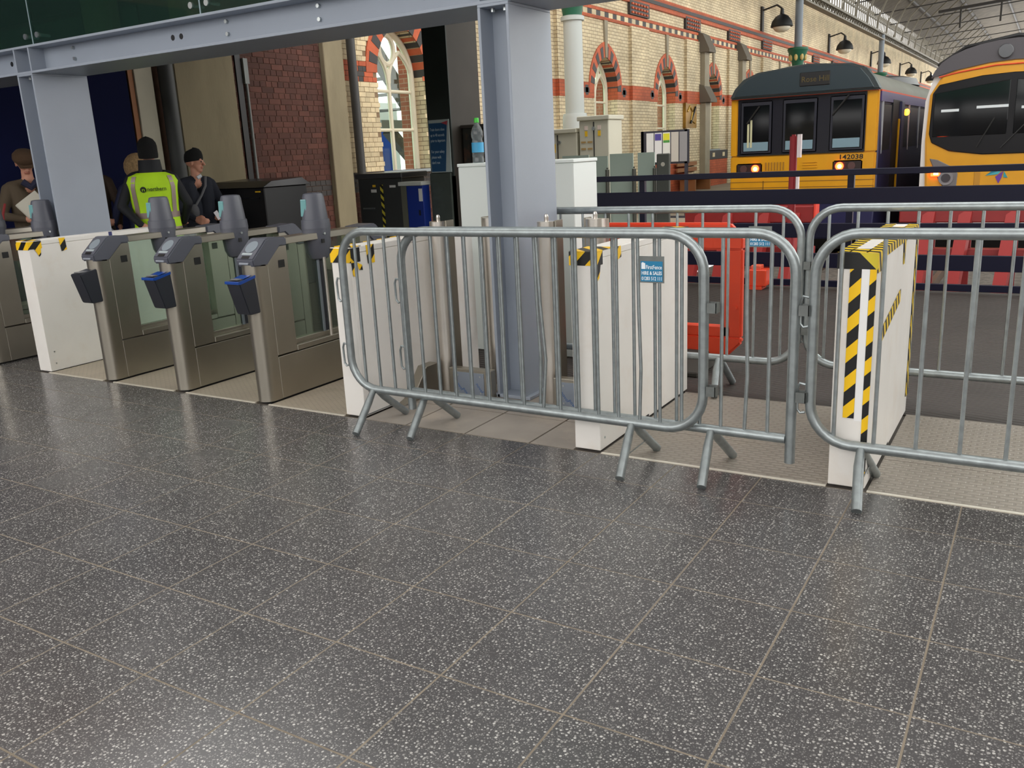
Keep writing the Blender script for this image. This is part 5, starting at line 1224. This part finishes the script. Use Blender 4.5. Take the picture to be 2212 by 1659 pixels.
def capsule_mesh(mb, p0, p1, r0, r1, n=14):
    p0 = Vector(p0); p1 = Vector(p1); d = (p1 - p0); L = d.length
    if L < 1e-6: d = Vector((0, 0, 1)); L = 1e-6
    d = d.normalized(); path = []; rr = []
    for i in range(4):
        a = math.pi / 2 * (1 - i / 4); path.append(p0 - d * (r0 * math.sin(a))); rr.append(max(1e-4, r0 * math.cos(a)))
    path.append(p0); rr.append(r0); path.append(p1); rr.append(r1)
    for i in range(1, 5):
        a = math.pi / 2 * i / 4; path.append(p1 + d * (r1 * math.sin(a))); rr.append(max(1e-4, r1 * math.cos(a)))
    mb.tube(path, rr, n=n)

def blend(name, caps, mats, parent, loc, rotz, voxel=0.011, smooth_it=4):
    """one continuous surface grown over tapered limbs; caps: (p0, p1, r0, r1, material index)"""
    mb = MB()
    for c in caps: capsule_mesh(mb, *c[:4])
    me = bpy.data.meshes.new(name); me.from_pydata(mb.v, [], mb.f); o = bpy.data.objects.new(name, me); COL.objects.link(o)
    m = o.modifiers.new('r', 'REMESH'); m.mode = 'VOXEL'; m.voxel_size = voxel
    s = o.modifiers.new('s', 'SMOOTH'); s.iterations = smooth_it; s.factor = 0.5
    dg = bpy.context.evaluated_depsgraph_get(); dg.update()
    me2 = bpy.data.meshes.new_from_object(o.evaluated_get(dg)); bpy.data.objects.remove(o)
    for mt in mats: me2.materials.append(mt)
    nf = len(me2.polygons); cen = np.empty(nf * 3); me2.polygons.foreach_get('center', cen); cen = cen.reshape(-1, 3)
    best = np.full(nf, 1e9); idx = np.zeros(nf, int)
    for p0, p1, r0, r1, mi in caps:
        a = np.array(p0, float); b = np.array(p1, float); ab = b - a; q = max(ab @ ab, 1e-12)
        tt = np.clip(((cen - a) @ ab) / q, 0, 1); dd = np.linalg.norm(cen - a - tt[:, None] * ab, axis=1) - (r0 + (r1 - r0) * tt)
        k = dd < best; best[k] = dd[k]; idx[k] = mi
    me2.polygons.foreach_set('material_index', idx.astype(np.int32)); me2.polygons.foreach_set('use_smooth', np.ones(nf, bool))
    o2 = bpy.data.objects.new(name, me2); COL.objects.link(o2)
    if parent is not None: o2.parent = parent; o2.location = (0, 0, 0)
    else: o2.location = loc; o2.rotation_euler = (0, 0, rotz); WL[o2.name] = Vector(loc)
    return o2

def hand(wrist, direc, side, curl, r=0.0105, mi=0):
    """palm, four fingers of unequal length with knuckle bends and a thumb leaving the side of the palm"""
    w = Vector(wrist); d = Vector(direc).normalized(); s = Vector(side).normalized(); s = (s - d * s.dot(d)).normalized(); nrm = d.cross(s)
    caps = [(w, w + d * 0.03, 0.026, 0.03, mi)]
    for i in range(4):
        off = (i - 1.5) * 0.021
        k = w + d * 0.085 + s * off
        caps.append((w + d * 0.02 + s * off * 0.6, k, 0.019, 0.0135, mi))
        ln = (0.036, 0.042, 0.039, 0.030)[i]
        d1 = (d * math.cos(curl) + nrm * math.sin(curl)).normalized(); a = k + d1 * ln
        d2 = (d * math.cos(2.1 * curl) + nrm * math.sin(2.1 * curl)).normalized(); b = a + d2 * ln * 0.75
        d3 = (d * math.cos(2.9 * curl) + nrm * math.sin(2.9 * curl)).normalized(); c = b + d3 * ln * 0.55
        caps += [(k, a, r, r * 0.95, mi), (a, b, r * 0.95, r * 0.88, mi), (b, c, r * 0.88, r * 0.75, mi)]
    t0 = w + d * 0.025 - s * 0.028; t1 = t0 - s * 0.026 + d * 0.035 + nrm * 0.012; t2 = t1 + d * 0.032 + nrm * 0.016 + s * 0.008
    caps += [(t0, t1, 0.015, 0.0125, mi), (t1, t2, 0.0125, 0.0095, mi)]
    return caps

def figure(name, label, loc, rotz, height, arms, head_turn, mats, coat=False, lean=0.0, hands=True, head_tilt=0.0, category='person', build=1.0):
    """mats: skin, top, trousers, shoes. arms: two (elbow, wrist, hand direction, side vector, curl) in body space, x across, y forward"""
    k = height / 1.75
    def V(x, y, z): return Vector((x * k * build, (y + lean * max(0, z - 0.95)) * k, z * k))
    caps = []
    for s in (-1, 1):
        caps += [(V(s * .095, 0, .92), V(s * .10, .01, .50), .098 * k, .062 * k, 2), (V(s * .10, .01, .50), V(s * .105, -.015, .09), .062 * k, .043 * k, 2),
                 (V(s * .105, -.03, .05), V(s * .115, .13, .035), .045 * k, .036 * k, 3)]
        caps += [(V(s * .085, 0, .92), V(s * .10, 0, 1.22), .115 * k, .112 * k, 1), (V(s * .10, 0, 1.22), V(s * .125, 0, 1.38), .112 * k, .088 * k, 1),
                 (V(s * .05, 0, 1.43), V(s * .17, -.005, 1.405), .062 * k, .066 * k, 1)]
        if coat: caps += [(V(s * .07, 0, .95), V(s * .10, 0, .62), .125 * k, .15 * k, 1)]
    caps += [(V(0, .01, 1.40), V(0, .015, 1.56), .062 * k, .056 * k, 0)]
    hc = V(0, .025, 1.645); Rz = Matrix.Rotation(head_turn, 3, 'Z') @ Matrix.Rotation(head_tilt, 3, 'X')
    def Hd(x, y, z): return hc + Rz @ Vector((x * k, y * k, z * k))
    caps += [(Hd(0, -.025, .03), Hd(0, .02, .03), .088 * k, .086 * k, 0), (Hd(0, .01, 0), Hd(0, .035, -.075), .078 * k, .048 * k, 0), (Hd(0, .04, -.09), Hd(0, .062, -.098), .032 * k, .026 * k, 0),
             (Hd(0, .098, .012), Hd(0, .118, -.028), .012 * k, .017 * k, 0), (Hd(-.02, .088, -.062), Hd(.02, .088, -.062), .012 * k, .012 * k, 4), (Hd(-.05, .085, .03), Hd(.05, .085, .03), .016 * k, .016 * k, 0)]
    for s in (-1, 1):
        caps += [(Hd(s * .086, -.005, .02), Hd(s * .088, -.012, -.03), .014 * k, .011 * k, 0), (Hd(s * .034, .092, .008), Hd(s * .036, .092, .008), .011 * k, .011 * k, 5)]
    for s, (el, wr, hd, sd, cu) in zip((-1, 1), arms):
        sh = V(s * .205, -.005, 1.385); e = V(*el); w = V(*wr)
        caps += [(sh, e, .064 * k, .05 * k, 1), (e, w, .05 * k, .036 * k, 1)]
        if hands: caps += hand(w, hd, sd, cu, mi=0)
    eye = mat('eye_dark', (48, 36, 30), 0.3)
    o = blend(name, caps, [mats[0], mats[1], mats[2], mats[3], M_SKIND, eye], None, loc, rotz, voxel=0.0085)
    tag(o, label, category, group='people behind the gates')
    return o, V, Hd, k

def child_mb(mb, name, m, parent, smooth=True, bevel=0):
    o = mb.build(name, m, None, smooth=smooth, origin=(0, 0, 0), bevel=bevel); o.parent = parent; o.location = (0, 0, 0)
    return o
def beanie(parent, Hd, k, m, cuff=True, low=0.012):
    mb = MB()
    prof = [(0.104, low), (0.108, low + 0.03), (0.106, 0.06), (0.098, 0.095), (0.075, 0.128), (0.04, 0.145), (0.005, 0.15)]
    n = 24; vs = []
    for r, z in prof:
        for i in range(n):
            w = 2 * math.pi * i / n; vs.append(Hd(r * math.cos(w) * 0.93, r * math.sin(w) * 1.06 - 0.004, z + 0.02 - 0.012 * math.sin(w) * -1))
    fs = [(i * n + j, i * n + (j + 1) % n, (i + 1) * n + (j + 1) % n, (i + 1) * n + j) for i in range(len(prof) - 1) for j in range(n)] + [tuple(range(n - 1, -1, -1)), tuple((len(prof) - 1) * n + j for j in range(n))]
    mb.add(vs, fs)
    return child_mb(mb, 'knit_hat', m, parent)

# hi-vis staff member seen from behind
o, V, Hd, k = figure('person', 'person in bright yellow hi-vis vest and black beanie, seen from behind', (-7.85, 2.72, 0), 0.93, 1.72,
    (((-.33, -.06, 1.12), (-.17, -.22, .93), (.6, -.1, -.5), (0.3, 0.3, 1), .5), ((.33, -.02, 1.12), (.27, .12, .92), (-.3, .8, -.3), (-1, 0, 0.2), .5)), 0.0, (M_SKIN, M_JACK, M_TROU, M_SHOE))
beanie(o, Hd, k, M_BEAN, low=-0.06)
mb = MB()
nn = 28; rows = [(0.15, 0.125, 1.455), (0.235, 0.15, 1.42), (0.265, 0.165, 1.36), (0.25, 0.165, 1.25), (0.235, 0.158, 1.12), (0.228, 0.155, 1.0), (0.236, 0.158, 0.9), (0.244, 0.16, 0.78)]
vs = []
for rx, ry, z in rows:
    for i in range(nn):
        w = 2 * math.pi * i / nn; q = V(rx * math.copysign(abs(math.cos(w)) ** 0.8, math.cos(w)), ry * math.copysign(abs(math.sin(w)) ** 0.8, math.sin(w)), z); vs.append(q)
mb.add(vs, [(i * nn + j, i * nn + (j + 1) % nn, (i + 1) * nn + (j + 1) % nn, (i + 1) * nn + j) for i in range(len(rows) - 1) for j in range(nn)])
M_HV = mat('hi_vis_yellow', (190, 236, 30), 0.7, emit=(170, 226, 20), estr=0.0, var=0.08, vs=5)
vest = child_mb(mb, 'hi_vis_vest', M_HV, o)
M_REF = mat('reflective_tape', (150, 132, 122), 0.4, 0.2)
def ring_strip(z0, z1, grow=0.004):
    q = MB(); pts = []
    for z in (z0, z1):
        for i in range(nn):
            w = 2 * math.pi * i / nn
            rx = np.interp(z, [r[2] for r in rows][::-1], [r[0] for r in rows][::-1]) + grow; ry = np.interp(z, [r[2] for r in rows][::-1], [r[1] for r in rows][::-1]) + grow
            pts.append(V(rx * math.copysign(abs(math.cos(w)) ** 0.8, math.cos(w)), ry * math.copysign(abs(math.sin(w)) ** 0.8, math.sin(w)), z))
    q.add(pts, [(j, (j + 1) % nn, nn + (j + 1) % nn, nn + j) for j in range(nn)])
    return q
def surf(x, z, back=True, grow=0.005):
    rx = np.interp(z, [r[2] for r in rows][::-1], [r[0] for r in rows][::-1]) + grow; ry = np.interp(z, [r[2] for r in rows][::-1], [r[1] for r in rows][::-1]) + grow
    c = min(1, abs(x) / rx) ** (1 / 0.8); w = math.acos(c); y = ry * math.sin(w) ** 0.8
    return V(x, -y if back else y, z)
child_mb(ring_strip(0.985, 1.045), 'reflective_band', M_REF, vest)
child_mb(ring_strip(0.84, 0.885), 'reflective_band', M_REF, vest)
for s in (-1, 1):
    q = MB(); zs = [1.03, 1.1, 1.2, 1.3, 1.38, 1.42]; xs = [0.165, 0.165, 0.172, 0.178, 0.165, 0.150]
    pts = []
    for z, x in zip(zs, xs): pts += [surf(s * x, z), surf(s * (x + 0.042), z)]
    q.add(pts, [(2 * i, 2 * i + 1, 2 * i + 3, 2 * i + 2) for i in range(len(zs) - 1)])
    child_mb(q, 'reflective_brace', M_REF, vest)
M_LOGO = mat('logo_black', (24, 34, 20), 0.6)
q = MB(); c0 = surf(-0.10, 1.285, grow=0.006)
q.disc((c0.x, c0.y, c0.z), (0, -1, 0), 0.03 * k, 0.004, 22); child_mb(q, 'logo_disc', M_LOGO, vest)
for s, x, sz, mm, wd in (('n', -0.116, 0.05, M_HV, 0.026), ('northern', -0.062, 0.06, M_LOGO, 0.185)):
    tx = text(s, sz, mm, None, (0, 0, 0), (1, 0, 0), (0, 0, 1), depth=0.002, width=wd * k); tx.parent = vest
    tx.location = (x * k, surf(0, 1.285, grow=0.008).y - 0.004, 1.268 * k)
c = MB(); nc = 20; pts = []
for r, z in ((0.125, 1.41), (0.112, 1.50), (0.104, 1.585)):
    for i in range(nc):
        w = 2 * math.pi * i / nc; pts.append(V(r * 1.05 * math.cos(w), r * math.sin(w) - 0.005, z))
c.add(pts, [(i * nc + j, i * nc + (j + 1) % nc, (i + 1) * nc + (j + 1) % nc, (i + 1) * nc + j) for i in range(2) for j in range(nc)])
child_mb(c, 'jacket_collar', M_JACK, o)

# man in beanie looking aside
o, V, Hd, k = figure('person', 'person in black beanie and navy sweater with cross-body bag, looking aside', (-8.20, 3.57, 0), -1.8, 1.61,
    (((-.31, .06, 1.10), (-.17, .26, 1.0), (.5, .7, -.1), (0, -.2, 1), .75), ((.31, .05, 1.10), (.20, .25, .97), (-.3, .8, -.2), (0, .2, -1), .6)), 0.85, (M_SKIN, M_SWEAT, M_TROU, M_SHOE), build=0.95)
beanie(o, Hd, k, M_BEAN, low=-0.005)
M_STRAP = mat('grey_strap', (104, 104, 108), 0.7)
child_mb(MB().tube([V(-.10, .075, 1.47), V(-.06, .118, 1.36), V(.02, .135, 1.25), V(.11, .135, 1.14), V(.16, .12, 1.06)], 0.014, n=8, flat=0.35), 'bag_strap', M_STRAP, o)
child_mb(MB().ball(tuple(V(.145, .15, 1.06)), .055, .03, .085, 12, 8), 'cross_body_bag', mat('grey_pouch', (84, 84, 88), 0.8), o)
tk = MB().box(-.0, .05, -0.002, 0.002, -.03, .07); tk.xf(Matrix.Translation(V(-.08, .36, 1.0)) @ Matrix.Rotation(0.5, 4, 'Y')); child_mb(tk, 'paper_ticket', mat('ticket_white', (214, 212, 216), 0.6), o, smooth=False)
child_mb(MB().tube([V(-.02, .118, 1.49), V(.03, .11, 1.46)], 0.02, n=8), 'shirt_collar', mat('shirt_pale', (214, 218, 224), 0.7), o)

# man in brown coat and cap with a newspaper
o, V, Hd, k = figure('person', 'person in brown coat and cap holding a folded newspaper', (-8.78, 1.95, 0), -1.95, 1.68,
    (((-.30, .10, 1.12), (-.12, .30, 1.02), (.4, .8, .0), (0, -.2, 1), .7), ((.31, .08, 1.12), (.12, .30, 1.08), (-.4, .8, 0.1), (0, .2, -1), .7)), -0.1, (M_SKIN, M_BROWN, M_TROU, M_SHOE), coat=True, head_tilt=-0.45)
q = MB(); n = 22
prof = [(0.105, 0.012), (0.118, 0.035), (0.115, 0.075), (0.085, 0.11), (0.03, 0.125)]
vs = [Hd(r * math.cos(2 * math.pi * i / n), r * 1.1 * math.sin(2 * math.pi * i / n), z + 0.02) for r, z in prof for i in range(n)]
q.add(vs, [(i * n + j, i * n + (j + 1) % n, (i + 1) * n + (j + 1) % n, (i + 1) * n + j) for i in range(4) for j in range(n)] + [tuple(4 * n + j for j in range(n))])
cap = child_mb(q, 'flat_cap', M_TWEED, o)
q = MB(); q.add([Hd(-.085, .07, .035), Hd(.085, .07, .035), Hd(.06, .15, .015), Hd(-.06, .15, .015), Hd(-.085, .07, .045), Hd(.085, .07, .045), Hd(.06, .15, .025), Hd(-.06, .15, .025)], [(3, 2, 1, 0), (4, 5, 6, 7), (0, 1, 5, 4), (1, 2, 6, 5), (2, 3, 7, 6), (3, 0, 4, 7)])
child_mb(q, 'cap_peak', M_TWEED, o, smooth=False)
child_mb(MB().tube([V(-.07, .1, 1.46), V(0, .12, 1.40), V(.07, .1, 1.46)], 0.035, n=8), 'scarf', mat('navy_scarf', (36, 38, 60), 0.9), o)
nw = MB()
for i in range(4): nw.box(-.12 + i * .002, .12 - i * .003, i * 0.004, i * 0.004 + 0.003, -.06, .12)
nw.xf(Matrix.Translation(V(.04, .36, 1.20)) @ Matrix.Rotation(0.6, 4, 'Y') @ Matrix.Rotation(0.4, 4, 'X'))
pp = nw.build('folded_newspaper', mat('newsprint', (186, 182, 168), 0.8), None, origin=(0, 0, 0)); pp.parent = o; pp.location = (0, 0, 0)

# person behind the staff member, fur-trimmed hood
o, V, Hd, k = figure('person', 'person in navy anorak with tan fur hood behind the hi-vis worker', (-9.0, 3.42, 0), 0.9, 1.58,
    (((-.32, -.02, 1.14), (-.36, -.14, .98), (-.5, -.2, .1), (0, -.2, 1), .4), ((.31, .05, 1.10), (.24, .25, 1.0), (-.2, .8, 0), (0, .2, -1), .5)), 0.0, (M_SKIN, M_NAVJ, M_TROU, M_SHOE), coat=True)
child_mb(MB().tube([Hd(.125 * math.cos(w), .075, .015 + .135 * math.sin(w)) for w in [2 * math.pi * i / 20 for i in range(20)]], 0.042, n=10, closed=True), 'fur_hood_trim', M_FUR, o)
hh = MB().ball(tuple(Hd(0, -.03, .02)), .135, .12, .15, 16, 10); child_mb(hh, 'hood', M_FUR, o)
# person in a brown overcoat, mostly behind the steel column
o, V, Hd, k = figure('person', 'person in long dark brown overcoat half hidden by the steel column', (-9.42, 3.05, 0), -2.2, 1.70,
    (((-.29, .0, 1.12), (-.27, .10, .88), (0, .3, -1), (0, 1, 0), .3), ((.29, .0, 1.12), (.27, .10, .88), (0, .3, -1), (0, 1, 0), .3)), 0.0, (M_SKIN, mat('dark_brown_coat', (58, 44, 34), 0.85), M_TROU, M_SHOE), coat=True)
hh = MB().ball(tuple(Hd(0, -.015, .035)), .1, .105, .1, 16, 10); child_mb(hh, 'hair', M_HAIR, o)
t = thing('red_bag', 'red shoulder bag beside the person with the newspaper', 'bag', (-8.45, 1.50, 0.62))
MB().box(-8.62, -8.36, 1.42, 1.55, 0.66, 0.96).build('bag_body', mat('bag_red', (168, 40, 40), 0.6), t, bevel=0.04, seg=3, smooth=True)
MB().tube([(-8.58, 1.5, 0.93), (-8.6, 1.53, 1.1), (-8.62, 1.58, 1.2)], 0.012, n=8).build('bag_strap', mat('bag_strap_red', (130, 30, 32), 0.6), t, smooth=True)
